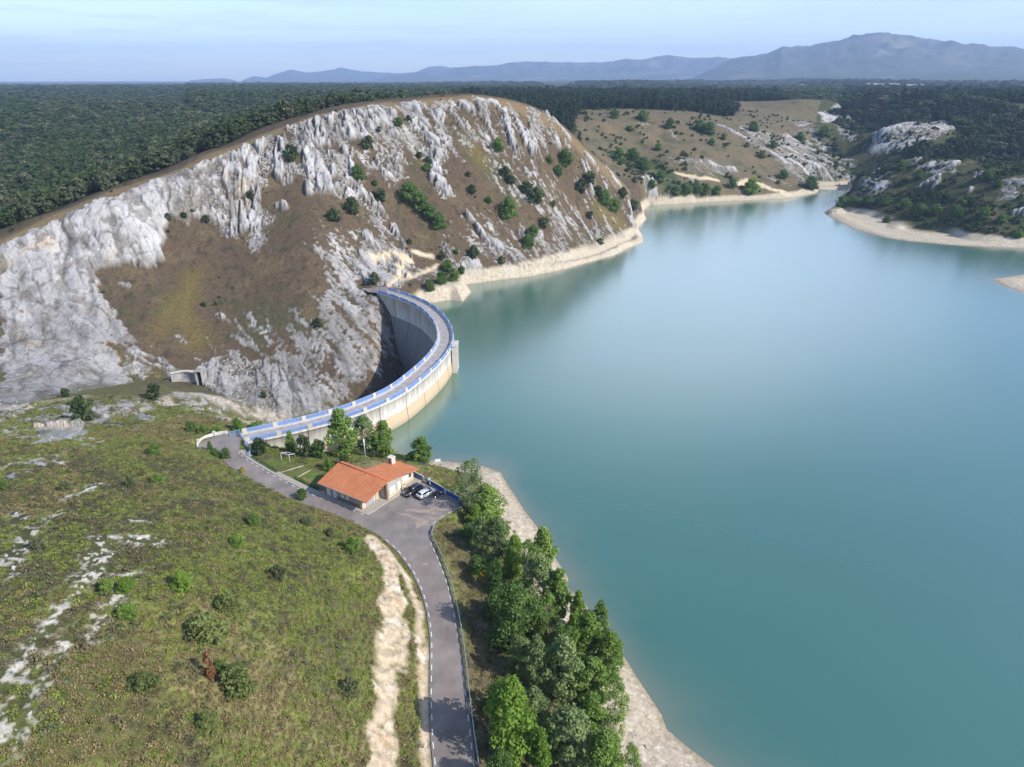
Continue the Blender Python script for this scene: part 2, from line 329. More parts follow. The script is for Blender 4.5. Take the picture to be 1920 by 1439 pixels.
MOTTLE = [  # broken, gravelly rock showing through grass
 (6, .72, [(600, 430), (640, 440), (690, 500), (690, 545), (715, 560), (745, 650), (700, 735), (600, 775), (540, 775), (480, 690), (520, 640), (590, 600), (612, 540), (590, 470)]),
 (5, .45, [(380, 660), (470, 590), (560, 600), (600, 660), (520, 700), (470, 680)]),
 (5, .55, [(0, 590), (200, 600), (240, 650), (330, 690), (300, 715), (230, 700), (100, 690), (0, 700)]),
 (5, .60, [(310, 735), (400, 745), (520, 785), (470, 800), (400, 780), (330, 765)]),
 (5, .50, [(430, 440), (500, 425), (505, 470), (470, 480)]),
 (6, .50, [(520, 265), (640, 215), (760, 195), (900, 190), (1000, 215), (1060, 260), (990, 300), (900, 280), (830, 300), (700, 300), (640, 380), (560, 330)]),
 (6, .48, [(900, 300), (960, 300), (1100, 400), (1180, 430), (1190, 455), (1100, 480), (1020, 420), (960, 380)]),
 (6, .45, [(870, 400), (960, 430), (1080, 450), (1130, 470), (1000, 512), (890, 515), (840, 490)]),
 (5, .45, [(640, 430), (720, 420), (800, 500), (860, 500), (870, 540), (800, 550), (700, 480)]),
 (6, .50, [(600, 370), (700, 400), (760, 450), (700, 440)]),
 (6, .62, [(1380, 238), (1470, 252), (1560, 298), (1622, 330), (1590, 348), (1500, 342), (1440, 292)]), (6, .5, [(1470, 222), (1560, 258), (1612, 300), (1602, 322), (1520, 282)]), (5, .5, [(1255, 298), (1300, 298), (1385, 313), (1372, 336), (1300, 326)]),
 (5, .66, [(1590, 370), (1610, 345), (1660, 330), (1690, 345), (1640, 375)]), (5, .6, [(1700, 300), (1760, 300), (1800, 300), (1790, 325), (1720, 325)]), (5, .66, [(1870, 340), (1920, 335), (1920, 375), (1880, 372)]), (5, .5, [(0, 770), (120, 760), (260, 745), (330, 770), (300, 800), (120, 800), (0, 820)]), (5, .45, [(60, 790), (150, 785), (200, 830), (80, 850)]), (5, .45, [(0, 870), (110, 845), (130, 870), (0, 910)]),
 (6, .35, [(1100, 300), (1200, 400), (1200, 440), (1130, 420), (1080, 340)]),
]
STROKES = [  # ribs and slabs of white limestone: (width in photo pixels, line)
 (24, [(627, 225), (655, 305)]), (30, [(660, 215), (700, 262)]), (26, [(707, 205), (745, 270), (748, 330)]), (30, [(715, 285), (735, 335)]),
 (30, [(770, 195), (800, 255), (830, 286)]), (16, [(812, 200), (830, 217)]), (15, [(845, 208), (868, 240), (893, 268)]), (18, [(868, 196), (886, 206)]),
 (24, [(900, 188), (912, 225)]), (18, [(922, 190), (945, 215)]), (16, [(915, 240), (938, 268)]), (13, [(945, 210), (968, 292)]), (13, [(966, 214), (988, 275)]),
 (24, [(1002, 206), (994, 278)]), (12, [(1013, 228), (1022, 280)]), (13, [(1025, 215), (1045, 266)]), (11, [(1042, 228), (1065, 258)]), (22, [(817, 303), (825, 345), (834, 362)]),
 (10, [(818, 305), (808, 340)]), (18, [(880, 405), (905, 445), (985, 498)]), (28, [(1010, 447), (1040, 484)]), (11, [(1037, 412), (1064, 470)]), (20, [(835, 468), (852, 500), (893, 502)]),
 (8, [(1092, 422), (1110, 448)]), (7, [(1116, 425), (1120, 440)]), (12, [(560, 265), (600, 330)]), (10, [(650, 300), (690, 375)]), (12, [(740, 430), (760, 462)]),
 (10, [(1108, 352), (1110, 366)]), (8, [(1092, 310), (1100, 332)]), (12, [(1180, 385), (1186, 415)]), (10, [(1100, 295), (1115, 310)]), (9, [(1150, 335), (1160, 345)]), (9, [(975, 440), (1000, 470)]),
 (14, [(520, 385), (535, 390)]), (8, [(330, 630), (345, 640)]), (8, [(225, 535), (240, 540)]), (9, [(175, 590), (245, 660), (300, 672), (330, 695)]), (10, [(240, 662), (310, 690), (380, 700)]),
 (6, [(440, 600), (470, 640)]), (7, [(410, 590), (430, 605)]),
 # middle hill
 (12, [(1262, 305), (1300, 303), (1378, 320)]), (10, [(1290, 300), (1330, 306), (1375, 316)]), (9, [(1400, 250), (1440, 270), (1490, 305), (1530, 345)]), (12, [(1350, 235), (1400, 262), (1450, 290), (1500, 330)]),
 (18, [(1545, 215), (1575, 230), (1590, 260)]), (12, [(1475, 255), (1510, 275), (1545, 300), (1580, 320)]), (10, [(1500, 300), (1560, 335)]), (22, [(1215, 335), (1222, 360)]), (10, [(1480, 225), (1520, 232)]),
 (8, [(1255, 245), (1268, 262)]), (6, [(1200, 232), (1215, 232)]), (8, [(1300, 342), (1290, 335)]), (10, [(1440, 335), (1475, 345)]), (8, [(1620, 235), (1650, 262)]),
 # right hills
 (26, [(1650, 250), (1645, 280)]), (24, [(1690, 238), (1720, 250)]), (22, [(1740, 240), (1775, 235)]), (14, [(1690, 280), (1700, 270)]), (16, [(1590, 362), (1625, 345)]), (12, [(1615, 375), (1650, 350)]), (12, [(1640, 325), (1650, 318)]), (12, [(1715, 298), (1720, 310)]),
 (12, [(1750, 302), (1742, 310)]), (16, [(1780, 315), (1795, 305)]), (10, [(1760, 340), (1750, 355)]), (26, [(1890, 350), (1920, 345)]), (16, [(1905, 400), (1920, 402)]), (8, [(1715, 352), (1725, 352)]), (8, [(1665, 325), (1680, 318)]), (7, [(1815, 360), (1822, 356)]), (13, [(1735, 345), (1760, 330)]), (12, [(1640, 350), (1660, 342)]), (12, [(1830, 330), (1850, 322)]), (10, [(1740, 232), (1700, 230)]),
]
TAN = [  # pale ochre scars and tracks: (width, line)
 (16, [(700, 490), (740, 476), (770, 490)]), (14, [(755, 490), (745, 525)]), (7, [(730, 535), (780, 515), (820, 497)]), (9, [(775, 470), (810, 480)]),
 (9, [(1270, 325), (1310, 335), (1345, 338)]), (12, [(1385, 345), (1400, 338), (1440, 352)]), (14, [(1420, 350), (1470, 362)]), (8, [(320, 800), (345, 800)]), (5, [(315, 745), (350, 770)]), (6, [(1600, 335), (1615, 330)]),
 (10, [(60, 800), (130, 800)]), (9, [(0, 880), (60, 860), (120, 850)]),
]
BARE = [  # white limestone showing through the near hillside turf
 (22, [(200, 1010), (180, 1060), (165, 1085)]), (18, [(240, 1012), (290, 1018)]), (13, [(215, 1078), (240, 1080)]), (14, [(150, 1100), (110, 1150), (75, 1190), (40, 1240), (0, 1285)]),
 (12, [(120, 960), (70, 985), (30, 1030), (0, 1060)]), (10, [(180, 910), (130, 935)]), (12, [(130, 1200), (90, 1260), (50, 1320), (30, 1390)]), (10, [(60, 1250), (10, 1330), (0, 1400)]), (8, [(20, 960), (60, 1000), (20, 1080)]), (6, [(235, 975), (270, 978)]), (6, [(380, 935), (410, 938)]), (5, [(230, 1105), (160, 1210)]),
]
CUT = [(30, [(700, 1012), (728, 1060), (738, 1130), (735, 1200)]), (44, [(738, 1120), (738, 1240)]), (46, [(728, 1200), (722, 1300), (716, 1400), (710, 1500)]), (16, [(718, 1020), (760, 1080), (784, 1140), (794, 1250), (798, 1439)])]
VERGE = [(62, [(845, 1000), (880, 1080), (900, 1180), (915, 1300), (925, 1439)])]
LAWN = [(26, [(510, 870), (545, 862), (600, 850)]), (22, [(560, 890), (590, 890)])]
OLIVE = [(34, [(360, 520), (340, 590), (370, 640)]), (24, [(345, 545), (300, 620)]), (22, [(240, 690), (300, 700)]), (18, [(800, 300), (760, 240)]), (26, [(880, 260), (900, 300)]), (22, [(1125, 400), (1165, 420)]), (20, [(200, 660), (250, 690)])]
GRAVEL = [(30, [(300, 748), (370, 768), (440, 788), (500, 797)]), (22, [(335, 738), (430, 756), (530, 788)]), (26, [(90, 800), (150, 805)]), (20, [(0, 872), (100, 856)]), (26, [(200, 768), (275, 757)]), (30, [(0, 775), (60, 760), (150, 745)]), (18, [(0, 820), (70, 800)])]
GREENM = [(40, [(1150, 290), (1230, 310), (1250, 330)]), (22, [(1300, 240), (1330, 250)]), (24, [(1160, 300), (1250, 345), (1300, 345)])]
def _layout():
    jobs = []; flat = []
    for grp in (ROCKP, MOTTLE, STROKES, TAN, BARE, CUT, VERGE, LAWN, OLIVE, GRAVEL, GREENM):
        for it in grp:
            jobs.append((len(flat), len(it[-1]))); flat += it[-1]
    pts, ts = march(flat, hbase)
    out = []; k = 0
    for grp in (ROCKP, MOTTLE, STROKES, TAN, BARE, CUT, VERGE, LAWN, OLIVE, GRAVEL, GREENM):
        g = []
        for it in grp:
            a, n = jobs[k]; k += 1
            P = [tuple(p[:2]) for p in pts[a:a + n]]
            if len(it) == 3: g.append((it[0], it[1], P))
            else: g.append((it[0] * float(np.median(ts[a:a + n])) / FPX / 2, P))
        out.append(g)
    return out
(rockp_w, mottle_w, strokes_w, tan_w, bare_w, cut_w, verge_w, lawn_w, olive_w, gravel_w, greenm_w) = _layout()
_cx = np.array([p[0] for p in crest]); _cy = np.array([p[1] for p in crest])
def crest_y(x): return np.interp(x, _cx, _cy)

def cover(x, y, h):
    """masks of the ground cover at plan positions"""
    x = np.asarray(x, np.float64); y = np.asarray(y, np.float64)
    n = x.shape; M = {}
    w1 = fbm(x / 5, y / 5, 101, 4); w2 = fbm(x / 1.6, y / 1.6, 111, 3)
    s = x * .863 + y * .505; d = x * .505 - y * .863
    wd = fbm((s - .3 * d) / 4.5, d / 14, 121, 4)            # grain of the bedding, running down the slope
    rock = np.zeros(n); mott = np.zeros(n)
    kd = .08 + .42 * smooth(-140, -60, x); M['saw'] = np.zeros(n); M['saw2'] = np.zeros(n); M['gap'] = np.ones(n); pocket = np.zeros(n)
    hk = ((y > 195) | ((y > 150) & (x < -60))) & (np.hypot(x, y) < 900)
    if hk.any():
        ss, dd_, kk = s[hk], d[hk], kd[hk]; wx = 3.4 * fbm(ss / 13, dd_ / 16, 127, 3); wy = 4.6 * fbm(ss / 15 + 7, dd_ / 15, 131, 3); cv = smooth(-.22, .30, fbm(ss / 5 + 3, dd_ / 9, 133, 3)); cv2 = smooth(-.1, .4, fbm(ss / 8 + 9, dd_ / 8, 129, 2))
        lf = np.where(x[hk] < -128, 2.1, 1.0)
        e1, r1, ox, oy = worley((ss - kk * dd_ + wx) / 15 / lf, (dd_ + wy) / 30 / lf, 135); e2, r2, px, py = worley((ss - (kk + .15) * dd_ + wx) / 5.2, (dd_ + wy) / 9.5, 137)
        e3, r3, qx, qy = worley((ss - kk * dd_) / 1.9, dd_ / 2.4, 139)
        rnd = lambda r, k: ((r * (37 + 2 * k) + 11 * k) % 512) / 512.0
        M['saw'][hk] = rnd(r1, 1) * .55 + (rnd(r1, 2) - .5) * ox * 1.5 + (rnd(r1, 3) - .35) * oy * 1.3 + .40 * smooth(0, .32, e1)
        M['saw2'][hk] = rnd(r2, 4) * .45 + (rnd(r2, 5) - .5) * px * 1.3 + (rnd(r2, 6) - .5) * py * 1.3 + .35 * smooth(0, .2, e2) + .10 * rnd(r3, 7)
        M['gap'][hk] = np.minimum(1 - .80 * cv * smooth(.13, .02, e2), 1 - .5 * cv2 * smooth(.16, 0, e3)) * (1 - .72 * np.maximum(cv, cv2) * smooth(.07, 0, e1)) * (.78 + .30 * rnd(r2, 12))
        veg = .9 * w1[hk] + .7 * wd[hk] + .35 * w2[hk]
        pk = np.maximum((rnd(r1, 8) < .26) * smooth(-.35, .15, veg), (rnd(r2, 9) < .30) * smooth(-.3, .2, veg)); pk = np.maximum(pk, smooth(.11, .03, e1 - .09 * veg) * smooth(-.3, .2, veg + .1)); pk = np.maximum(pk, smooth(.30, .5, veg)); pk = pk * (1 - .62 * smooth(-110, -150, x[hk]))
        pocket[hk] = pk
    def bb(P, pad):
        a = np.array(P); return (x > a[:, 0].min() - pad) & (x < a[:, 0].max() + pad) & (y > a[:, 1].min() - pad) & (y < a[:, 1].max() + pad)
    for e, st, P in rockp_w:
        k = bb(P, 8)
        if k.any(): rock[k] = np.maximum(rock[k], st * smooth(-.45, .45, sdf(x[k], y[k], P) + 1.3 + e * 1.3 * (w1[k] + .8 * wd[k])))
    for wdt, P in strokes_w:
        k = bb(P, wdt * 3 + 4)
        if k.any():
            dd = seg_dist(x[k], y[k], P)
            rock[k] = np.maximum(rock[k], smooth(-.4, .45, wdt * (.9 + 1.2 * w1[k] + 1.1 * wd[k] + .9 * w2[k]) - dd))
    for e, st, P in mottle_w:
        k = bb(P, 12)
        if k.any(): mott[k] = np.maximum(mott[k], st * smooth(-e, e, sdf(x[k], y[k], P) + e * w1[k]))
    def strokes(L, soft, amp=.8):
        m = np.zeros(n)
        for wdt, P in L:
            k = bb(P, wdt * 3 + 6)
            if k.any():
                dd = seg_dist(x[k], y[k], P); m[k] = np.maximum(m[k], smooth(-soft, soft, wdt * (1 + amp * w1[k] * 1.5) - dd))
        return m
    M['gravel'] = strokes(gravel_w, 2.0, .9); M['tan'] = strokes(tan_w, 1.2); M['bare'] = strokes([(w * 1.5, P) for w, P in bare_w], 2.6, 1.2); M['cut'] = strokes(cut_w, .6, .6)
    M['verge'] = strokes(verge_w, 1.5); M['lawn'] = strokes(lawn_w, 1.5); M['olive'] = strokes(olive_w, 6); M['greenm'] = strokes(greenm_w, 6)
    g = 1.3 * wd + .9 * w2 + .35 * w1
    M['rubble'] = rock * pocket; rock = rock * (1 - pocket * np.where(y > 225, .95, .5))
    M['rock'] = np.maximum(rock, smooth(-.12, .22, g - .75 + 1.35 * mott) * (mott > .02))
    M['rock'] = M['rock'] * (1 - np.where(y > 480, .6, .30) * np.clip(pocket * 1.3, 0, 1)); M['solid'] = rock
    M['w1'] = w1; M['w2'] = w2; M['wd'] = wd; M['s'] = s; M['d'] = d
    return M

def relief(x, y, h, M):
    """height added by rock ribs, gullies and rough ground"""
    r = np.hypot(x, y)
    land = smooth(.2, 3.0, h) + (h < -3) * 1.0 * (x < -18)
    pav = np.ones(x.shape)
    k = (y < 190) & (x < 30) & (x > -100)
    if k.any(): pav[k] = smooth(.2, 4.0, -sdf(x[k], y[k], paved)) * smooth(-.5, 5, -sdf(x[k], y[k], plat2))
    s, d = M['s'], M['d']
    hill = (y > 195) & (y < 900) & (r < 900)
    q = np.zeros(x.shape)
    if hill.any():
        ss, dd = s[hill], d[hill]
        rib = ridged((ss - .35 * dd) / 13.0, dd / 34, 141, 3, .4); crag = ridged((ss - .3 * dd) / 4.2, dd / 9, 151, 3, .45); big = fbm(ss / 30, dd / 45, 161, 3)
        near_top = np.zeros(ss.shape)
        rk = M['rock'][hill]; so = M['solid'][hill]
        q[hill] = so * np.where(y[hill] > 480, .45, 1.0) * (.6 + 2.3 * M['saw'][hill] + 1.15 * M['saw2'][hill] * (1 - .35 * smooth(-100, -150, x[hill])) + .35 * rib + .12 * crag) * (.35 + .65 * smooth(2, 22, h[hill])) + (rk - so * rk) * .35 + 1.6 * big + .25 * M['w1'][hill] + .5 * rk * M['w2'][hill] * .5
    q = np.where((y > 195) & (r < 900), q, 0) * smooth(195, 216, y)
    nh = (y <= 195)
    q = q + nh * M['solid'] * (1.2 * M['saw'] + 1.1 * M['saw2']) * smooth(216, 185, y) * (y > 150)
    q = q + nh * (.55 * M['w1'] + .22 * M['w2'] + .5 * M['cut'] * M['w2']) * smooth(195, 170, y)
    fade = smooth(900, 780, r)
    # keep the skyline of the ridge as surveyed
    top = np.where((x > -300) & (x < 90), np.exp(-((y - crest_y(x)) / 6.0) ** 2), 0)
    return q * fade * np.minimum(land, 1) * pav * (1 - .75 * top)

def ground(x, y):
    h = hbase(x, y); M = cover(x, y, h)
    return h + relief(np.asarray(x, np.float64), np.asarray(y, np.float64), h, M)

def palette(x, y, h, M):
    """colours of the ground, from what grows or lies there; mountains tinted for haze"""
    r = np.hypot(x, y); n = x.shape
    col = np.zeros(n + (3,)); 
    def mix(c, m):
        m = np.clip(m, 0, 1)[..., None]; col[:] = col * (1 - m) + np.asarray(c) * m
    w1, w2, wd = M['w1'], M['w2'], M['wd']
    a = fbm(x / 14, y / 14, 201, 4); b = fbm(x / 38, y / 38, 211, 3); c = fbm(x / .8, y / .8, 221, 2); f = fbm(x / 3.2, y / 3.2, 231, 3)
    # near hillside turf: green and straw grasses, dark heath
    mix((.115, .128, .040), np.ones(n))
    mix((.195, .215, .052), smooth(-.1, .45, a + .3 * f)); mix((.215, .190, .090), smooth(.05, .5, b + .6 * f + .2 * w2)); mix((.090, .078, .050), smooth(.12, .55, f * .8 + w2 * .5 - .35 * a + .02))
    mix((.060, .070, .030), smooth(.25, .6, w1 - .2 * a) * .7)
    mix((.095, .092, .048), smooth(150, 170, y) * .8); left = smooth(-30, -62, x) * smooth(135, 110, y); mix((.062, .066, .034), left * .75 * smooth(-.5, .2, w1 + .3))
    # far side of the valley: brown summer grass
    rb = ((y > 205) & (x < 120) & (y < 560)) * smooth(205, 222, y + 10 * w1)
    mix((.094, .070, .046), rb); mix((.122, .096, .056), rb * smooth(0, .6, a + .4 * w2)); mix((.060, .049, .035), rb * smooth(.05, .5, f + .4 * w1)); mix((.070, .070, .036), rb * smooth(.12, .5, b + .5 * w1) * .8); mix((.135, .108, .036), M['olive'] * .85)
    mix((.17, .128, .07), rb * smooth(8, 2, np.abs(y - crest_y(x) + 2)) * smooth(-330, -300, x))
    # middle hill
    mid = smooth(500, 520, y) * (x < y * .45) * (r < 1200); mix((.130, .108, .066), mid); mix((.082, .082, .044), mid * smooth(.0, .4, a + .3 * f)); mix((.16, .122, .075), mid * smooth(.1, .5, b - .2 * a)); mix((.045, .066, .026), mid * M['greenm'] * smooth(-.4, .2, w1 + .3))
    # right hills
    rt = smooth(150, 170, x) * (y > 270) * (r < 1000) * (x > y * .44 - 20); mix((.066, .070, .032), rt); mix((.115, .098, .050), rt * smooth(.1, .5, a + .4 * f)); mix((.035, .046, .020), rt * smooth(.0, .4, f - a * .5))
    # woods floor
    M['forest'] = forest_mask(x, y, w1)
    mix((.026, .035, .018), M['forest'])
    # far country and mountains
    far = smooth(950, 1300, r)
    mix((.050, .066, .038), far)
    az = np.arctan2(x, y)
    fld = smooth(.25, .5, fbm(x / 420, y / 160, 241, 3) + .55 * smooth(.36, .44, az) * smooth(1500, 2000, r) * smooth(4200, 3000, r) - .05); mix((.30, .25, .14), far * fld * smooth(6000, 5000, r) * smooth(.1, .3, az))
    mix((.30, .25, .15), (r > 2380) * (r < 3000) * smooth(.34, .37, az + .02 * a) * smooth(-.3, -.1, a + .5 * b)); mt = smooth(5200, 6200, r); mix((.075, .086, .080), mt); mix((.17, .15, .11), mt * smooth(.15, .5, fbm(x / 700, y / 700, 251, 5))); mix((.035, .045, .03), mt * smooth(.1, .45, fbm(x / 900 + 9, y / 600, 261, 5)))  # mountain base shifted towards blue, painting in a little of the distance haze
    # drawdown rim, beaches
    nearw = smooth(900, 850, r)
    dsh = np.full(n, 99.); kk = r < 900; dsh[kk] = np.minimum(np.minimum(seg_dist(x[kk], y[kk], shore_far), seg_dist(x[kk], y[kk], shore_right)), seg_dist(x[kk], y[kk], shore_near))
    rim = smooth(6.2, 4.2, h + 1.2 * w1 + .3 * w2) * (y > 230) * nearw * (x < 140) * smooth(16, 9, dsh); bright = (h > -2.5)
    rim = np.maximum(rim, smooth(4.0, 2.6, h + .8 * w1) * (y > 270) * (x >= 140) * nearw * smooth(40, 25, dsh)) * bright
    bch = smooth(3.6, 2.4, h + .8 * w1 + .3 * w2) * (y <= 230) * (x > -25) * bright * smooth(30, 20, dsh)
    mix((.42, .37, .285), rim); mix((.46, .42, .36), rim * smooth(.0, .5, wd) * .7); mix((.30, .26, .20), rim * smooth(.2, .6, fbm(x / 3, h * 1.6, 271, 3)) * .6)
    mix((.42, .36, .28), bch); mix((.38, .34, .285), bch * smooth(.1, .5, w2)); mix((.50, .46, .40), bch * smooth(.2, .6, c))
    mix((.26, .21, .14), smooth(.5, .1, np.abs(h)) * (h < .5) * .6 * nearw * bright * np.maximum(rim, bch))
    # rock
    rk = M['rock'] * (1 - .85 * rim) * (1 - M['forest'] * .4)
    lum = .44 + .12 * fbm(x / 7, y / 7, 281, 3) - .17 * smooth(.0, .4, fbm(M['s'] / 5, M['d'] / 24, 283, 4)) - .07 * smooth(.1, .4, w2) + .05 * w2 + .03 * c
    rc = (lum * (.80 + .20 * smooth(2, 24, h)))[..., None] * np.array([1.0, .985, .985])
    s, d = M['s'], M['d']
    crack = smooth(.60, .88, ridged((s - .3 * d) / 3.4, d / 9, 291, 3)) * .5
    rc = rc * (1 - np.clip(crack, 0, .75)[..., None] * .62) * (.35 + .65 * M['gap'])[..., None] * (.95 + .08 * M['saw2'])[..., None]
    och = smooth(.15, .5, fbm(x / 16 + 3, y / 16, 301, 4)) * ((x < -100) & (y > 225)) * .95
    rc = rc * (1 - och[..., None]) + rc * np.array([1.12, .98, .78]) * och[..., None]
    k = np.clip(rk, 0, 1)[..., None]; col[:] = col * (1 - k) + rc * k
    rub = M['rubble'] * (1 - rk); mix((.075, .062, .050), rub * .85); mix((.34, .325, .31), rub * smooth(.02, .22, .9 * c + .6 * w2 + .4 * wd))
    # grass and earth held in the cracks
    mix((.085, .068, .045), rk * smooth(.35, .6, f + .5 * w2 - .1) * .8)
    mix((.55, .47, .33), M['tan'] * smooth(-.5, .2, w2 + .4)); mix((.50, .35, .16), M['tan'] * smooth(.1, .5, w1) * (y > 400) * .7)
    ba = M['bare'] * smooth(-.03, .13, .7 * w2 + .6 * f + .45 * c - .03); mix((.70, .665, .60), ba); mix((.42, .37, .30), ba * smooth(.1, .5, c))
    cu = M['cut'] * smooth(-.45, .1, w2 + .25); mix((.47, .385, .28), cu); mix((.58, .53, .45), cu * smooth(.05, .5, f + .4 * w1)); mix((.42, .30, .18), cu * smooth(.15, .5, w1 - f * .3) * .7)
    mix((.135, .108, .066), M['verge'] * .85); mix((.10, .105, .04), M['verge'] * smooth(.1, .5, a) * .7)
    gv = M['gravel'] * smooth(-.5, .05, w2 + .5 * f + .25); mix((.36, .325, .285), gv); mix((.46, .43, .39), gv * smooth(.05, .4, c)); mix((.12, .11, .06), M['gravel'] * smooth(.2, .5, a - .3 * w2) * .7)
    mix((.110, .150, .038), M['lawn'])
    yd = (inside(x, y, plat2)) * 1.0 * (1 - M['lawn']); mix((.20, .165, .10), yd * smooth(0, .4, a + .3 * f) * .8)
    return np.clip(col * (1 + (.16 * c + .10 * w2)[..., None] * (1 - .7 * np.clip(rk, 0, 1))[..., None]), .008, .8)

def forest_mask(x, y, w1):
    r = np.hypot(x, y); az = np.degrees(np.arctan2(x, y)) + 1.6 * w1 + 1.2 * fbm(x / 60, y / 60, 405, 2)
    back = (x < -60) * smooth(0, 12, y - crest_y(x) + 8 * w1 - 16 - 110 * smooth(-150, -80, x)) * (x > -420) + (x <= -420) * smooth(250, 300, y)
    back = np.maximum(back, (x >= -60) * (x < 120) * smooth(110, 130, y - crest_y(np.minimum(x, 78)) + 14 * w1 + .0 * x) * (az < 7) * (y > 505))
    mid = (az >= 5) * (az < 24) * smooth(745, 775, y + 25 * w1)
    mid = mid * (1 - (az > 16.5) * smooth(770, 790, r) * smooth(1060, 1000, r))
    rgt = (az >= 24) * np.maximum(smooth(0, 20, y - (700 + 30 * w1)), (x > 345) * smooth(0, 25, y - (545 + .12 * (x - 400)) + 20 * w1))
    rgt = rgt * (1 - ((x > 330) & (x < 420) & (y > 640) & (y < 760)) * 1.0) * (1 - (r > 920) * (r < 1010) * (x > 540))
    return np.clip(np.where(az < 5, back, np.maximum(mid, rgt)), 0, 1) * (r < 5200) * (1 - (r > 2380) * (r < 3000) * (np.radians(az) > .35) * (fbm(x / 160, y / 80, 409, 2) > -.22))

# ------------------------------------------------------------------ materials
MATS = {}
def new_mat(name):
    m = bpy.data.materials.new(name); m.use_nodes = True
    return m, m.node_tree, m.node_tree.nodes['Principled BSDF']
def mat(name, col, rough=.7, metal=0.0, var=.12, scale=3.0, bump=0.0, spec=.3, coat=0.0, tint=None, amount=.5):
    """procedural paint/stone/metal: colour broken up by two sizes of noise"""
    if name in MATS: return MATS[name]
    m, t, b = new_mat(name); N = t.nodes.new; L = t.links.new
    tc = N('ShaderNodeTexCoord'); n1 = N('ShaderNodeTexNoise'); n1.inputs['Scale'].default_value = scale; n1.inputs['Detail'].default_value = 6
    L(tc.outputs['Object'], n1.inputs['Vector'])
    mx = N('ShaderNodeMix'); mx.data_type = 'RGBA'
    c2 = tint if tint else tuple(c * (1 - 2 * var) for c in col)
    mx.inputs['A'].default_value = (*[min(1, c * (1 + var)) for c in col], 1); mx.inputs['B'].default_value = (*c2, 1)
    rp = N('ShaderNodeValToRGB'); rp.color_ramp.elements[0].position = .5 - .35 * amount; rp.color_ramp.elements[1].position = .5 + .35 * amount
    L(n1.outputs['Fac'], rp.inputs['Fac']); L(rp.outputs['Color'], mx.inputs['Factor']); L(mx.outputs['Result'], b.inputs['Base Color'])
    b.inputs['Roughness'].default_value = rough; b.inputs['Metallic'].default_value = metal; b.inputs['Specular IOR Level'].default_value = spec; b.inputs['Coat Weight'].default_value = coat
    if bump:
        bp = N('ShaderNodeBump'); bp.inputs['Strength'].default_value = .6; bp.inputs['Distance'].default_value = bump
        L(n1.outputs['Fac'], bp.inputs['Height']); L(bp.outputs['Normal'], b.inputs['Normal'])
    MATS[name] = m; return m

def ground_mat():
    m, t, b = new_mat('ground'); N = t.nodes.new; L = t.links.new
    at = N('ShaderNodeAttribute'); at.attribute_name = 'ground_colour'
    rk = N('ShaderNodeAttribute'); rk.attribute_name = 'rockiness'
    tc = N('ShaderNodeTexCoord')
    n1 = N('ShaderNodeTexNoise'); n1.inputs['Scale'].default_value = .9; n1.inputs['Detail'].default_value = 8; n1.inputs['Roughness'].default_value = .7
    n2 = N('ShaderNodeTexNoise'); n2.inputs['Scale'].default_value = 5.0; n2.inputs['Detail'].default_value = 4
    for n in (n1, n2): L(tc.outputs['Object'], n.inputs['Vector'])
    mr = N('ShaderNodeMapRange'); mr.inputs['From Min'].default_value = .3; mr.inputs['From Max'].default_value = .7; mr.inputs['To Min'].default_value = .68; mr.inputs['To Max'].default_value = 1.32
    L(n1.outputs['Fac'], mr.inputs['Value'])
    mr2 = N('ShaderNodeMapRange'); mr2.inputs['From Min'].default_value = .3; mr2.inputs['From Max'].default_value = .7; mr2.inputs['To Min'].default_value = .8; mr2.inputs['To Max'].default_value = 1.2
    L(n2.outputs['Fac'], mr2.inputs['Value'])
    mu = N('ShaderNodeMath'); mu.operation = 'MULTIPLY'; L(mr.outputs['Result'], mu.inputs[0]); L(mr2.outputs['Result'], mu.inputs[1])
    vm = N('ShaderNodeVectorMath'); vm.operation = 'SCALE'; L(at.outputs['Color'], vm.inputs[0]); L(mu.outputs['Value'], vm.inputs['Scale'])
    mxr = N('ShaderNodeMix'); mxr.inputs['B'].default_value = 1.0; rs_ = N('ShaderNodeMath'); rs_.operation = 'MULTIPLY'; rs_.inputs[1].default_value = .6; L(rk.outputs['Fac'], rs_.inputs[0]); L(rs_.outputs['Value'], mxr.inputs['Factor']); L(mu.outputs['Value'], mxr.inputs['A']); L(mxr.outputs['Result'], vm.inputs['Scale'])
    L(vm.outputs['Vector'], b.inputs['Base Color']); b.inputs['Roughness'].default_value = .95; b.inputs['Specular IOR Level'].default_value = .12
    bd = N('ShaderNodeMath'); bd.operation = 'MULTIPLY_ADD'; bd.inputs[1].default_value = .12; bd.inputs[2].default_value = .25; L(rk.outputs['Fac'], bd.inputs[0])
    bp = N('ShaderNodeBump'); bp.inputs['Strength'].default_value = .9; L(bd.outputs['Value'], bp.inputs['Distance']); L(n1.outputs['Fac'], bp.inputs['Height']); L(bp.outputs['Normal'], b.inputs['Normal'])
    return m

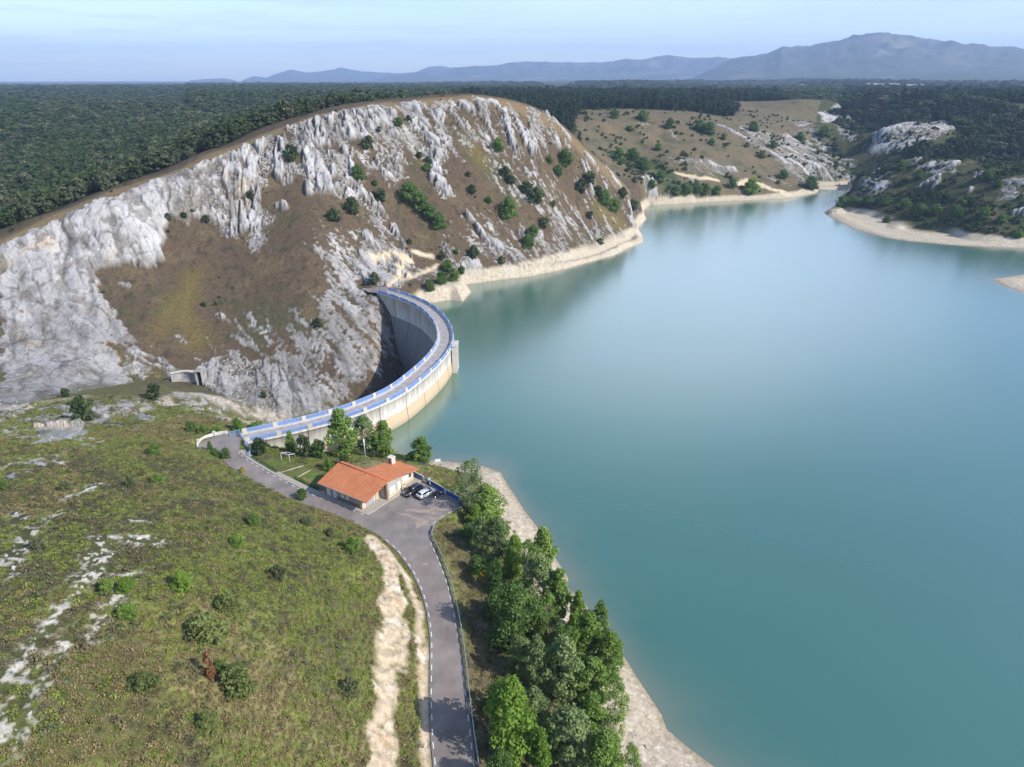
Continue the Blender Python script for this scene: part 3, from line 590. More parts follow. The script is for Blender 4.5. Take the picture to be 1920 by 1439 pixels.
# ------------------------------------------------------------------ object helpers
def tag(o, label=None, cat=None, group=None, kind=None):
    if label: o['label'] = label
    if cat: o['category'] = cat
    if group: o['group'] = group
    if kind: o['kind'] = kind
    return o
def mesh_np(name, co, faces, material=None, smooth_=True, parent=None):
    """co (n,3); faces (m,4) or (m,3) integer arrays"""
    me = bpy.data.meshes.new(name); co = np.asarray(co, np.float32); faces = np.asarray(faces, np.int32)
    k = faces.shape[1]
    me.vertices.add(len(co)); me.vertices.foreach_set('co', co.ravel())
    me.loops.add(faces.size); me.loops.foreach_set('vertex_index', faces.ravel())
    me.polygons.add(len(faces)); me.polygons.foreach_set('loop_start', np.arange(0, faces.size, k, dtype=np.int32))
    me.update(calc_edges=True)
    if smooth_: me.polygons.foreach_set('use_smooth', np.ones(len(faces), bool))
    if material: me.materials.append(material)
    o = bpy.data.objects.new(name, me); C.objects.link(o)
    if parent: o.parent = parent
    return o
def empty(name, loc, rz=0.0, label=None, cat=None, group=None):
    o = bpy.data.objects.new(name, None); C.objects.link(o); o.location = loc; o.rotation_euler = (0, 0, rz); o.empty_display_size = .5
    return tag(o, label, cat, group)
def copy_tree(o, parent=None):
    c = o.copy(); C.objects.link(c); c.parent = parent
    for ch in list(o.children): copy_tree(ch, c)
    return c

# ------------------------------------------------------------------ the land: one sheet from the near hillside to the mountains
def polar_rows(spec):
    rows = []
    for a, b, s in spec: rows.append(np.arange(a, b, s))
    r = rows[-1][-1]; g = []
    while r < 15600: r *= 1.0125; g.append(r)
    return np.concatenate(rows + [np.array(g)])
def build_land():
    rr = polar_rows([(26, 150, .34), (150, 250, .5), (250, 450, .45), (450, 760, 1.1), (760, 1000, 2.2)])
    aa = np.radians(np.linspace(-51, 51, 1440))
    A, Rr = np.meshgrid(aa, rr); X = Rr * np.sin(A); Y = Rr * np.cos(A)
    nrow, ncol = X.shape
    x, y = X.ravel(), Y.ravel()
    h = hbase(x, y)
    deep = (h < -3.2) & (np.hypot(x, y) < 900); deep[deep] = inside(x[deep], y[deep], lake)
    D = deep.reshape(nrow, ncol)
    cell = ~(D[:-1, :-1] & D[1:, :-1] & D[:-1, 1:] & D[1:, 1:])
    I = np.arange(nrow * ncol).reshape(nrow, ncol)
    f = np.stack([I[:-1, :-1][cell], I[:-1, 1:][cell], I[1:, 1:][cell], I[1:, :-1][cell]], 1)
    used = np.zeros(nrow * ncol, bool); used[f.ravel()] = True
    idx = np.cumsum(used) - 1; f = idx[f]
    x, y, h = x[used], y[used], h[used]
    M = cover(x, y, h); z = h + relief(x, y, h, M)
    col = palette(x, y, h, M)
    o = mesh_np('terrain', np.stack([x, y, z], 1), f, ground_mat()); tag(o, kind='structure')
    a = o.data.attributes.new('ground_colour', 'FLOAT_COLOR', 'POINT'); a.data.foreach_set('color', np.concatenate([col, np.ones((len(col), 1))], 1).astype(np.float32).ravel())
    a = o.data.attributes.new('rockiness', 'FLOAT', 'POINT'); a.data.foreach_set('value', np.clip(M['rock'], 0, 1).astype(np.float32))
    return o
land = build_land()

def build_water():
    m, t, b = new_mat('lake_water'); N = t.nodes.new; L = t.links.new
    at = N('ShaderNodeAttribute'); at.attribute_name = 'shallow'
    tc = N('ShaderNodeTexCoord'); n0 = N('ShaderNodeTexNoise'); n0.inputs['Scale'].default_value = .012; n0.inputs['Detail'].default_value = 3
    mp = N('ShaderNodeMapping'); mp.inputs['Scale'].default_value = (1, 2.2, 1); L(tc.outputs['Object'], mp.inputs['Vector']); L(mp.outputs['Vector'], n0.inputs['Vector'])
    mx0 = N('ShaderNodeMix'); mx0.data_type = 'RGBA'; mx0.inputs['A'].default_value = (.030, .118, .090, 1); mx0.inputs['B'].default_value = (.040, .142, .110, 1); L(n0.outputs['Fac'], mx0.inputs['Factor'])
    rp = N('ShaderNodeValToRGB'); e = rp.color_ramp.elements; e[0].position = 0; e[0].color = (0, 0, 0, 1); e[1].position = 1; e[1].color = (1, 1, 1, 1)
    L(at.outputs['Fac'], rp.inputs['Fac'])
    mx = N('ShaderNodeMix'); mx.data_type = 'RGBA'; mx.inputs['B'].default_value = (.19, .19, .135, 1)
    L(rp.outputs['Color'], mx.inputs['Factor']); L(mx0.outputs['Result'], mx.inputs['A']); L(mx.outputs['Result'], b.inputs['Base Color'])
    b.inputs['Roughness'].default_value = .18; b.inputs['IOR'].default_value = 1.6; b.inputs['Coat Weight'].default_value = 1.0; b.inputs['Coat IOR'].default_value = 1.9; b.inputs['Coat Roughness'].default_value = .22; b.inputs['Coat Tint'].default_value = (1, 1, 1, 1); b.inputs['Specular IOR Level'].default_value = .5
    rr = np.concatenate([np.arange(40, 300, .8), np.arange(300, 660, 1.2)]); aa = np.radians(np.linspace(-32, 58, 620))
    A, Rr = np.meshgrid(aa, rr); X = Rr * np.sin(A); Y = Rr * np.cos(A); s = sdf(X.ravel(), Y.ravel(), lake).reshape(X.shape)
    dd = seg_dist(X.ravel(), Y.ravel(), dam_line).reshape(X.shape)
    K = s > np.where(dd < 9, 0.3, -3.0)
    cell = K[:-1, :-1] & K[1:, :-1] & K[:-1, 1:] & K[1:, 1:]
    I = np.arange(X.size).reshape(X.shape); f = np.stack([I[:-1, :-1][cell], I[:-1, 1:][cell], I[1:, 1:][cell], I[1:, :-1][cell]], 1)
    used = np.zeros(X.size, bool); used[f.ravel()] = True; idx = np.cumsum(used) - 1; f = idx[f]
    x, y = X.ravel()[used], Y.ravel()[used]
    ds = np.minimum(np.minimum(seg_dist(x, y, shore_far), seg_dist(x, y, shore_right)), seg_dist(x, y, shore_near)); ds = np.where(s.ravel()[used] < 0, 0, ds)
    wid = np.where(y > 255, np.where(x > 150, 7.0, 4.0), 11.0) * (1 + .8 * fbm(x / 14, y / 14, 311, 3)) * .36
    sh = np.exp(-(ds / np.maximum(wid, 1)) ** 1.3) * .6
    o = mesh_np('lake_water', np.stack([x, y, np.zeros(len(x))], 1), f, m); tag(o, kind='structure')
    a = o.data.attributes.new('shallow', 'FLOAT', 'POINT'); a.data.foreach_set('value', sh.astype(np.float32))
build_water()

# ------------------------------------------------------------------ mesh builder for made things
class MB:
    def __init__(s): s.v = []; s.f = []; s.m = []
    def poly(s, pts, mi=0):
        k = len(s.v); s.v += [tuple(p) for p in pts]; s.f.append(list(range(k, k + len(pts)))); s.m.append(mi); return s
    def box(s, x0, x1, y0, y1, z0, z1, mi=0):
        k = len(s.v); s.v += [(x0, y0, z0), (x1, y0, z0), (x1, y1, z0), (x0, y1, z0), (x0, y0, z1), (x1, y0, z1), (x1, y1, z1), (x0, y1, z1)]
        for q in ((0, 3, 2, 1), (4, 5, 6, 7), (0, 1, 5, 4), (1, 2, 6, 5), (2, 3, 7, 6), (3, 0, 4, 7)): s.f.append([k + i for i in q]); s.m.append(mi)
        return s
    def bar(s, a, b, w, h=None, mi=0):
        """square bar from a to b"""
        h = h or w; a = Vector(a); b = Vector(b); d = (b - a).normalized()
        up = Vector((0, 0, 1)) if abs(d.z) < .95 else Vector((1, 0, 0)); x = d.cross(up).normalized(); y = x.cross(d).normalized()
        k = len(s.v)
        for p in (a, b):
            for sx, sy in ((-1, -1), (1, -1), (1, 1), (-1, 1)): s.v.append(tuple(p + x * sx * w / 2 + y * sy * h / 2))
        for q in ((0, 3, 2, 1), (4, 5, 6, 7), (0, 1, 5, 4), (1, 2, 6, 5), (2, 3, 7, 6), (3, 0, 4, 7)): s.f.append([k + i for i in q]); s.m.append(mi)
        return s
    def tube(s, pts, rad, n=8, mi=0, cap=True):
        pts = [Vector(p) for p in pts]; rad = rad if isinstance(rad, (list, tuple)) else [rad] * len(pts); k = len(s.v)
        for i, p in enumerate(pts):
            d = (pts[min(i + 1, len(pts) - 1)] - pts[max(i - 1, 0)]).normalized()
            up = Vector((0, 0, 1)) if abs(d.z) < .9 else Vector((1, 0, 0)); x = d.cross(up).normalized(); y = x.cross(d)
            for j in range(n):
                a = 2 * math.pi * j / n; s.v.append(tuple(p + (x * math.cos(a) + y * math.sin(a)) * rad[i]))
        for i in range(len(pts) - 1):
            for j in range(n): s.f.append([k + i * n + j, k + i * n + (j + 1) % n, k + (i + 1) * n + (j + 1) % n, k + (i + 1) * n + j]); s.m.append(mi)
        if cap: s.f.append([k + j for j in range(n)][::-1]); s.m.append(mi); s.f.append([k + (len(pts) - 1) * n + j for j in range(n)]); s.m.append(mi)
        return s
    def lathe(s, prof, n=16, c=(0, 0, 0), axis='z', mi=0):
        k = len(s.v)
        for r, z in prof:
            for j in range(n):
                a = 2 * math.pi * j / n; p = (r * math.cos(a), r * math.sin(a), z)
                if axis == 'y': p = (p[0], p[2], p[1])
                s.v.append((p[0] + c[0], p[1] + c[1], p[2] + c[2]))
        for i in range(len(prof) - 1):
            for j in range(n): s.f.append([k + i * n + j, k + i * n + (j + 1) % n, k + (i + 1) * n + (j + 1) % n, k + (i + 1) * n + j]); s.m.append(mi)
        return s
    def build(s, name, mats, parent=None, smooth_=False, bevel=0):
        me = bpy.data.meshes.new(name); me.from_pydata(s.v, [], s.f)
        for m in (mats if isinstance(mats, list) else [mats]): me.materials.append(m)
        me.polygons.foreach_set('material_index', s.m)
        bm = bmesh.new(); bm.from_mesh(me); bmesh.ops.recalc_face_normals(bm, faces=bm.faces)
        if bevel: bmesh.ops.bevel(bm, geom=[e for e in bm.edges if len(e.link_faces) == 2 and e.calc_face_angle(0) > .6], offset=bevel, segments=2, affect='EDGES', profile=.6)
        bm.to_mesh(me); bm.free()
        if smooth_: me.polygons.foreach_set('use_smooth', [True] * len(me.polygons))
        o = bpy.data.objects.new(name, me); C.objects.link(o)
        if parent: o.parent = parent
        return o

def resample(P, step):
    P = [np.array(p[:2], float) for p in P]; L = [0]
    for a, b in zip(P, P[1:]): L.append(L[-1] + np.linalg.norm(b - a))
    n = max(2, int(round(L[-1] / step)) + 1); t = np.linspace(0, L[-1], n)
    return np.stack([np.interp(t, L, [p[0] for p in P]), np.interp(t, L, [p[1] for p in P])], 1)
def curve(P, step):
    """smooth line through P (Catmull-Rom), evenly spaced"""
    P = [np.array(p[:2], float) for p in P]; Q = [2 * P[0] - P[1]] + P + [2 * P[-1] - P[-2]]; out = []
    for i in range(1, len(Q) - 2):
        for t in np.linspace(0, 1, 24, endpoint=False):
            a, b, c, d = Q[i - 1:i + 3]; out.append(.5 * (2 * b + (c - a) * t + (2 * a - 5 * b + 4 * c - d) * t * t + (3 * b - a - 3 * c + d) * t ** 3))
    out.append(P[-1]); return resample(out, step)
def normals(P):
    T = np.gradient(P, axis=0); T /= np.linalg.norm(T, axis=1)[:, None]; return np.stack([T[:, 1], -T[:, 0]], 1)   # to the right of travel
def sheet(name, pts, z, material, kind='structure', parent=None):
    b = bmesh.new(); f = b.faces.new([b.verts.new((p[0], p[1], z)) for p in pts]); f.normal_update()
    if f.normal.z < 0: f.normal_flip()
    bmesh.ops.triangulate(b, faces=[f], ngon_method='EAR_CLIP'); me = bpy.data.meshes.new(name); b.to_mesh(me); b.free(); me.materials.append(material)
    o = bpy.data.objects.new(name, me); C.objects.link(o); o.parent = parent
    return tag(o, kind=kind)

# ------------------------------------------------------------------ road, car park, pavement, markings
def asphalt_mat():
    m, t, b = new_mat('asphalt'); N = t.nodes.new; L = t.links.new
    tc = N('ShaderNodeTexCoord'); a = N('ShaderNodeAttribute'); a.attribute_name = 'across'
    n1 = N('ShaderNodeTexNoise'); n1.inputs['Scale'].default_value = .22; n1.inputs['Detail'].default_value = 7; n1.inputs['Roughness'].default_value = .65; L(tc.outputs['Object'], n1.inputs['Vector'])
    n2 = N('ShaderNodeTexNoise'); n2.inputs['Scale'].default_value = 9; n2.inputs['Detail'].default_value = 3; L(tc.outputs['Object'], n2.inputs['Vector'])
    r = N('ShaderNodeValToRGB'); e = r.color_ramp.elements; e[0].position = .32; e[0].color = (.150, .134, .130, 1); e[1].position = .7; e[1].color = (.275, .245, .235, 1); L(n1.outputs['Fac'], r.inputs['Fac'])
    w = N('ShaderNodeValToRGB'); w.color_ramp.interpolation = 'B_SPLINE'; e = w.color_ramp.elements      # dusty wheel tracks lie along the lane
    e[0].position = 0; e[0].color = (0, 0, 0, 1); e[1].position = 1; e[1].color = (0, 0, 0, 1)
    for p, c in ((.18, .05), (.30, .28), (.42, .05), (.50, .75), (.58, .05), (.70, .28), (.84, .05)): q = e.new(p); q.color = (c, c, c, 1)
    L(a.outputs['Fac'], w.inputs['Fac'])
    n3 = N('ShaderNodeTexNoise'); n3.inputs['Scale'].default_value = .5; L(tc.outputs['Object'], n3.inputs['Vector'])
    mu = N('ShaderNodeMath'); mu.operation = 'MULTIPLY'; L(w.outputs['Color'], mu.inputs[0]); L(n3.outputs['Fac'], mu.inputs[1])
    mx = N('ShaderNodeMix'); mx.data_type = 'RGBA'; mx.inputs['B'].default_value = (.26, .185, .13, 1); L(mu.outputs['Value'], mx.inputs['Factor']); L(r.outputs['Color'], mx.inputs['A'])
    sp = N('ShaderNodeMapRange'); sp.inputs['To Min'].default_value = .82; sp.inputs['To Max'].default_value = 1.18; L(n2.outputs['Fac'], sp.inputs['Value'])
    vm = N('ShaderNodeVectorMath'); vm.operation = 'SCALE'; L(mx.outputs['Result'], vm.inputs[0]); L(sp.outputs['Result'], vm.inputs['Scale']); L(vm.outputs['Vector'], b.inputs['Base Color'])
    b.inputs['Roughness'].default_value = .9; b.inputs['Specular IOR Level'].default_value = .2
    return m
ASPH = asphalt_mat()
WHITE = mat('white_paint', (.78, .78, .76), .6, var=.05)
sheet('car_park', paved, Zp, ASPH)
def ribbon_pair(a, b, n):
    def par(P):
        P = np.array(P)[:, :2]; return curve(P, .5)
    A, B = par(a), par(b)
    ia = np.linspace(0, len(A) - 1, n); ib = np.linspace(0, len(B) - 1, n)
    f = lambda P, i: np.stack([np.interp(i, range(len(P)), P[:, 0]), np.interp(i, range(len(P)), P[:, 1])], 1)
    return f(A, ia), f(B, ib)
rl = ZR(road_left[:9]); rr_ = ZR(road_right[:9])
RA, RB = ribbon_pair(rl, rr_, 160)
v = []; ac = []
for a, b in zip(RA, RB):
    for k in range(11): q = k / 10; v.append((*(a + (b - a) * q), Zp + .004)); ac.append(q)
I = np.arange(160 * 11).reshape(160, 11)
road = mesh_np('road', v, np.stack([I[:-1, :-1].ravel(), I[:-1, 1:].ravel(), I[1:, 1:].ravel(), I[1:, :-1].ravel()], 1), ASPH); tag(road, kind='structure')
at_ = road.data.attributes.new('across', 'FLOAT', 'POINT'); at_.data.foreach_set('value', np.array(ac, np.float32))
def dashes(mb, line, inset, z, dash=1.0, pitch=2.15, w=.11):
    P = curve(line, .25); N_ = normals(P); P = P + N_ * inset; s = np.arange(len(P)) * .25; k = 0.3
    while k + dash < s[-1]:
        i, j = int(k / .25), int((k + dash) / .25)
        for q in range(i, j):
            a, b = P[q], P[min(q + 1, len(P) - 1)]; na, nb = N_[q] * w / 2, N_[min(q + 1, len(P) - 1)] * w / 2
            mb.poly([(*(a - na), z), (*(a + na), z), (*(b + nb), z), (*(b - nb), z)])
        k += pitch
mk = MB(); dashes(mk, ZR(road_left[:10]), .28, Zp + .010); dashes(mk, ZR(road_right[:13]), -.28, Zp + .010); dashes(mk, offset(lane_r, -.3), 0, Zp + .010)
mk.build('edge_marking', WHITE, road)
# sand washed across the car park: thin irregular sheets
def blob(c, rx, ry, rot, seed):
    rs = np.random.RandomState(seed); n = 34; a = np.linspace(0, 2 * np.pi, n, endpoint=False); rad = 1 + .25 * np.sin(a * 3 + rs.rand() * 6) + .18 * np.sin(a * 5 + rs.rand() * 6) + .12 * rs.randn(n)
    x = rad * rx * np.cos(a); y = rad * ry * np.sin(a); cr, sr = math.cos(rot), math.sin(rot); return [(c[0] + x_ * cr - y_ * sr, c[1] + x_ * sr + y_ * cr) for x_, y_ in zip(x, y)]
SAND = mat('washed_sand', (.34, .27, .21), .95, var=.16, scale=1.2, tint=(.22, .18, .16), amount=.8)
mb = MB()
for i, (u, v_, rx, ry) in enumerate([(800, 960, 2.6, .55), (822, 955, 2.0, .5), (775, 958, 1.8, .4), (790, 980, 1.2, 1.3), (760, 965, 1.6, .35), (812, 972, 2.0, .35), (850, 947, .9, .35), (780, 972, 1.4, .4), (797, 1058, .6, .3)]):
    mb.poly([(x, y, Zp + .008 + .001 * i) for x, y in blob(at_z(u, v_, Zp), rx, ry, -.25, 40 + i)])
sd = mb.build('sand', SAND); tag(sd, kind='structure')
PAVE = mat('pavement_concrete', (.36, .33, .29), .9, var=.1, scale=2.2)
pv_in = offset(lane_r, 1.25)
pav_poly = lane_r + ZR([(729, 941), (758, 923), (791, 902)], Zp) + ZR([(776, 890), (745, 885), (640, 915), (600, 922)], Zp) + pv_in[:5][::-1]
mb = MB(); top = Zp + .12
sheet('pavement', pav_poly, top, PAVE)
mb = MB()
for a, b in zip(pav_poly[:10], pav_poly[1:10]):
    mb.bar((a[0], a[1], Zp + .04), (b[0], b[1], Zp + .04), .16, .18)
kb = mb.build('kerb', mat('kerb_stone', (.42, .40, .36), .9)); tag(kb, kind='structure')
pad = sheet('access_road', ZR([(678, 541), (700, 536), (730, 540), (722, 551), (690, 548)], Zp), Zp + .02, ASPH)

# ------------------------------------------------------------------ the arch dam
CONC = mat('pale_concrete', (.52, .50, .46), .9, var=.1, scale=.8)
BLUE = mat('blue_railing_paint', (.25, .39, .70), .45, var=.1, scale=2)
def dam_mat():
    m, t, b = new_mat('dam_concrete'); N = t.nodes.new; L = t.links.new
    def math_(op, a, bv=None, c=None):
        n = N('ShaderNodeMath'); n.operation = op
        for i, q in enumerate((a, bv, c)):
            if q is None: continue
            if isinstance(q, (int, float)): n.inputs[i].default_value = q
            else: L(q, n.inputs[i])
        return n.outputs['Value']
    tc = N('ShaderNodeTexCoord'); sx = N('ShaderNodeSeparateXYZ'); L(tc.outputs['Object'], sx.inputs['Vector']); z = sx.outputs['Z']
    ch = N('ShaderNodeAttribute'); ch.attribute_name = 'chainage'; up = N('ShaderNodeAttribute'); up.attribute_name = 'upstream'
    cx = N('ShaderNodeCombineXYZ'); L(ch.outputs['Fac'], cx.inputs['X']); L(math_('MULTIPLY', z, .12), cx.inputs['Y'])
    n1 = N('ShaderNodeTexNoise'); n1.inputs['Scale'].default_value = .9; n1.inputs['Detail'].default_value = 6; L(cx.outputs['Vector'], n1.inputs['Vector'])
    n2 = N('ShaderNodeTexNoise'); n2.inputs['Scale'].default_value = .5; n2.inputs['Detail'].default_value = 6; L(tc.outputs['Object'], n2.inputs['Vector'])
    r = N('ShaderNodeValToRGB'); e = r.color_ramp.elements; e[0].position = .3; e[0].color = (.36, .345, .32, 1); e[1].position = .62; e[1].color = (.58, .56, .51, 1); L(n1.outputs['Fac'], r.inputs['Fac'])
    # water-stained band on the lake side
    zz = math_('ADD', z, math_('MULTIPLY', n2.outputs['Fac'], .5)); lake_side = math_('MULTIPLY', math_('LESS_THAN', zz, 4.2), up.outputs['Fac'])
    r2 = N('ShaderNodeValToRGB'); e = r2.color_ramp.elements; e[0].position = .0; e[0].color = (.36, .27, .12, 1); e[1].position = .5; e[1].color = (.43, .35, .23, 1); q = e.new(.12); q.color = (.30, .25, .17, 1); L(math_('MULTIPLY', zz, .25), r2.inputs['Fac'])
    m1 = N('ShaderNodeMix'); m1.data_type = 'RGBA'; L(math_('MULTIPLY', lake_side, .95), m1.inputs['Factor']); L(r.outputs['Color'], m1.inputs['A']); L(r2.outputs['Color'], m1.inputs['B'])
    # darker concrete low on the valley side
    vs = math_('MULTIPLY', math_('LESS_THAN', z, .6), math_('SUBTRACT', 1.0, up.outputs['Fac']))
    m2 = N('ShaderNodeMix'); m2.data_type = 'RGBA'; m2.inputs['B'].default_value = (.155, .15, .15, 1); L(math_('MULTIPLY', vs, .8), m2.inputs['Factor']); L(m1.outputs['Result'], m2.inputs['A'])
    fr = math_('FRACT', math_('DIVIDE', ch.outputs['Fac'], 9.6)); jt = math_('LESS_THAN', math_('ABSOLUTE', math_('SUBTRACT', fr, .5)), .016)
    fz = math_('FRACT', math_('DIVIDE', z, 1.9)); lf = math_('MULTIPLY', math_('LESS_THAN', fz, .05), .3)
    fj = math_('MAXIMUM', math_('MULTIPLY', jt, .75), lf)
    m3 = N('ShaderNodeMix'); m3.data_type = 'RGBA'; m3.inputs['B'].default_value = (.09, .085, .08, 1); L(fj, m3.inputs['Factor']); L(m2.outputs['Result'], m3.inputs['A'])
    L(m3.outputs['Result'], b.inputs['Base Color']); b.inputs['Roughness'].default_value = .92; b.inputs['Specular IOR Level'].default_value = .15
    return m
DP = curve(dam_line, 1.0); DN = normals(DP)            # DN points to the lake
if (DP[len(DP) // 2] + DN[len(DP) // 2] * 5)[0] < DP[len(DP) // 2][0]: DN = -DN
dam = empty('arch_dam', (-60, 145, Zp), label='curved concrete arch dam with blue railings holding back the lake', cat='dam')
def part_at(o, e):                                      # parent without moving
    o.parent = e; o.location = Vector(o.location) - Vector(e.location)
    return o
DO = np.array(dam.location)
prof = [(2.75, 8.45, 1), (2.75, 8.1, 1), (2.45, 7.95, 1), (2.45, 3.55, 1), (2.62, 3.4, 1), (2.62, 1.9, 1), (2.75, 1.75, 1), (2.95, -16, 1), (-14.0, -40, 0), (-5.2, -10, 0), (-2.55, .4, 0), (-2.4, .6, 0), (-2.4, 7.95, 0), (-2.7, 8.1, 0), (-2.7, 8.45, 0)]
v = []; ch = []; up = []
for i in range(len(DP)):
    for x, z, s_ in prof: v.append((*(DP[i] + DN[i] * x - DO[:2]), z - DO[2])); ch.append(i * 1.0); up.append(s_)
n = len(prof); F = [[i * n + j, i * n + (j + 1) % n, (i + 1) * n + (j + 1) % n, (i + 1) * n + j] for i in range(len(DP) - 1) for j in range(n)]
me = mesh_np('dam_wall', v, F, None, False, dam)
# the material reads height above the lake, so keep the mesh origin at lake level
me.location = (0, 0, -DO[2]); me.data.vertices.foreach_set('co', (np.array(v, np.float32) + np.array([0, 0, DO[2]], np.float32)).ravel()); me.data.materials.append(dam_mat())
for nm, vals in (('chainage', ch), ('upstream', up)):
    a_ = me.data.attributes.new(nm, 'FLOAT', 'POINT'); a_.data.foreach_set('value', np.array(vals, np.float32))
def strip(name, x0, x1, z, material, thick=0):
    mb = MB()
    for i in range(len(DP) - 1):
        a0, a1 = DP[i] + DN[i] * x0 - DO[:2], DP[i] + DN[i] * x1 - DO[:2]; b0, b1 = DP[i + 1] + DN[i + 1] * x0 - DO[:2], DP[i + 1] + DN[i + 1] * x1 - DO[:2]
        mb.poly([(*a0, z), (*a1, z), (*b1, z), (*b0, z)])
        if thick: mb.poly([(*a0, z), (*b0, z), (*b0, z - thick), (*a0, z - thick)]); mb.poly([(*a1, z - thick), (*b1, z - thick), (*b1, z), (*a1, z)])
    return mb.build(name, material, dam)
strip('roadway', -1.75, 1.75, 0.0, mat('dam_roadway', (.34, .32, .32), .9, var=.14, scale=.6, tint=(.26, .24, .245)))
strip('footway', 1.75, 2.7, .14, CONC, .19); strip('footway', -2.7, -1.75, .14, CONC, .19)
def on_crest(s, off, z):
    i = min(max(s, 0), len(DP) - 1.001); k = int(i); q = i - k; p = DP[k] * (1 - q) + DP[k + 1] * q; nn = DN[k] * (1 - q) + DN[k + 1] * q; p = p + nn * off
    return Vector((p[0] - DO[0], p[1] - DO[1], z))
for off in (2.52, -2.52):
    s = .8; pitch = 7.1
    while s < len(DP) - 2:
        a, b = on_crest(s - .55, off, 0), on_crest(s + .55, off, 0); d = (b - a).normalized()
        mb = MB(); mb.bar(a + Vector((0, 0, .66)), b + Vector((0, 0, .66)), .36, 1.05); mb.build('parapet_block', CONC, dam, bevel=.03)
        e = min(s + pitch - .6, len(DP) - 1.2)
        if e - s > 2:
            mb = MB(); n_ = 6; S = np.linspace(s + .6, e, n_ + 1)
            for q in range(n_):
                mb.bar(on_crest(S[q], off, 1.12), on_crest(S[q + 1], off, 1.12), .13, .13); mb.bar(on_crest(S[q], off, .30), on_crest(S[q + 1], off, .30), .10, .10)
                for w in np.linspace(0, 1, 4, endpoint=False): p = on_crest(S[q] + (S[q + 1] - S[q]) * w, off, 0); mb.box(p.x - .07, p.x + .07, p.y - .07, p.y + .07, .2, 1.12)
            mb.build('railing_panel', BLUE, dam)
        s += pitch
# intake tower on the lake face
ti = min(range(len(DP)), key=lambda i: abs(proj(*(DP[i] + DN[i] * 3), 8.5)[1] - 648) + abs(proj(*(DP[i] + DN[i] * 3), 8.5)[0] - 850) * .2)
tw = empty('intake_tower', tuple(on_crest(ti, 2.8, 0)), math.atan2(DN[ti][1], DN[ti][0])); tw.parent = dam
mb = MB(); mb.box(0, 1.5, -2.4, -1.8, -18, .5); mb.box(0, 1.5, 1.8, 2.4, -18, .5); mb.box(0, 1.5, -.3, .3, -18, .49); mb.box(-.02, .3, -1.8, 1.8, -18, .3); mb.box(-.03, 1.65, -2.55, 2.55, .5, .8); mb.box(.3, 1.48, -1.8, 1.8, -7.6, -7.1)
mb.build('tower_frame', CONC, tw); mb = MB(); mb.box(.31, .4, -1.8, -.3, -7.1, -1.2); mb.box(.31, .4, .3, 1.8, -7.1, -1.2); mb.build('gate_leaf', mat('rusty_gate', (.16, .10, .06), .8), tw)

# ------------------------------------------------------------------ railings, guardrail, walls, fence
def railing(name, line, z, label, cat='railing', step=.3, hgt=1.1, panel=BLUE, group=None):
    P = resample(line, 2.0); e = empty(name, (P[0][0], P[0][1], z), label=label, cat=cat, group=group); o = P[0]
    for p in P: mb = MB(); mb.box(p[0] - o[0] - .06, p[0] - o[0] + .06, p[1] - o[1] - .06, p[1] - o[1] + .06, -.3, hgt + .05); mb.build('post', panel, e)
    mb = MB()
    for a, b in zip(P, P[1:]):
        A = Vector((a[0] - o[0], a[1] - o[1], 0)); B = Vector((b[0] - o[0], b[1] - o[1], 0))
        for h in (hgt, .2): mb.bar(A + Vector((0, 0, h)), B + Vector((0, 0, h)), .08)
        for q in np.arange(.06, 1, .1): p = A.lerp(B, q); mb.bar(p + Vector((0, 0, .2)), p + Vector((0, 0, hgt)), .05)
    mb.build('bars', panel, e); return e
railing('railing', ZR([(432, 818), (441, 815), (449, 814), (453, 821)], Zp), Zp, 'short blue railing bent round the corner where the dam road meets the turning circle')
railing('railing', ZR([(459, 833), (466, 838), (471, 846), (468, 857)], Zp), Zp, 'curved blue railing beside the pavement at the near end of the dam')
wl = ZR([(371, 840), (372, 831), (384, 822), (405, 815), (428, 812)], Zp); W_P = curve(wl, .8); wo = W_P[0]
lw = empty('low_wall', (wo[0], wo[1], Zp), label='low white wall curving round the outside of the turning circle', cat='wall')
mb = MB()
for a, b in zip(W_P, W_P[1:]): mb.bar((a[0] - wo[0], a[1] - wo[1], .05), (b[0] - wo[0], b[1] - wo[1], .05), .35, 1.0)
mb.build('wall', mat('white_render', (.62, .60, .56), .85), lw)
for i in range(3, len(W_P) - 1, 6): mb = MB(); mb.box(-.3, .3, -.3, .3, -.4, .95); q = mb.build('pillar', CONC, lw, bevel=.03); q.location = (W_P[i][0] - wo[0], W_P[i][1] - wo[1], 0)
STEEL = mat('galvanised_steel', (.52, .54, .57), .4, .7, var=.08)
gl = [(906, 1500), (898, 1439), (888, 1370), (880, 1300), (871, 1220), (861, 1160), (848, 1100), (830, 1050), (816, 1020), (810, 1004), (815, 988)]
G = curve(ZR(gl), 1.0); go = G[0]; gz = Zp - .1
gr = empty('guardrail', (go[0], go[1], gz), label='long steel crash barrier along the lake side of the road', cat='guardrail'); mb = MB()
for a, b in zip(G, G[1:]):
    A = Vector((a[0] - go[0], a[1] - go[1], 0)); B = Vector((b[0] - go[0], b[1] - go[1], 0))
    for h in (.50, .70): mb.bar(A + Vector((0, 0, h)), B + Vector((0, 0, h)), .11, .13)
    mb.bar(A + Vector((0, 0, .6)), B + Vector((0, 0, .6)), .04, .12)
mb.build('rail', STEEL, gr)
pm = None
for i in range(0, len(G), 2):
    if pm is None: mb = MB(); mb.box(-.06, .06, -.06, .06, -.5, .68); pm = mb.build('post', STEEL, gr); q = pm
    else: q = pm.copy(); C.objects.link(q); q.parent = gr
    q.location = (G[i][0] - go[0] + .1, G[i][1] - go[1], 0)
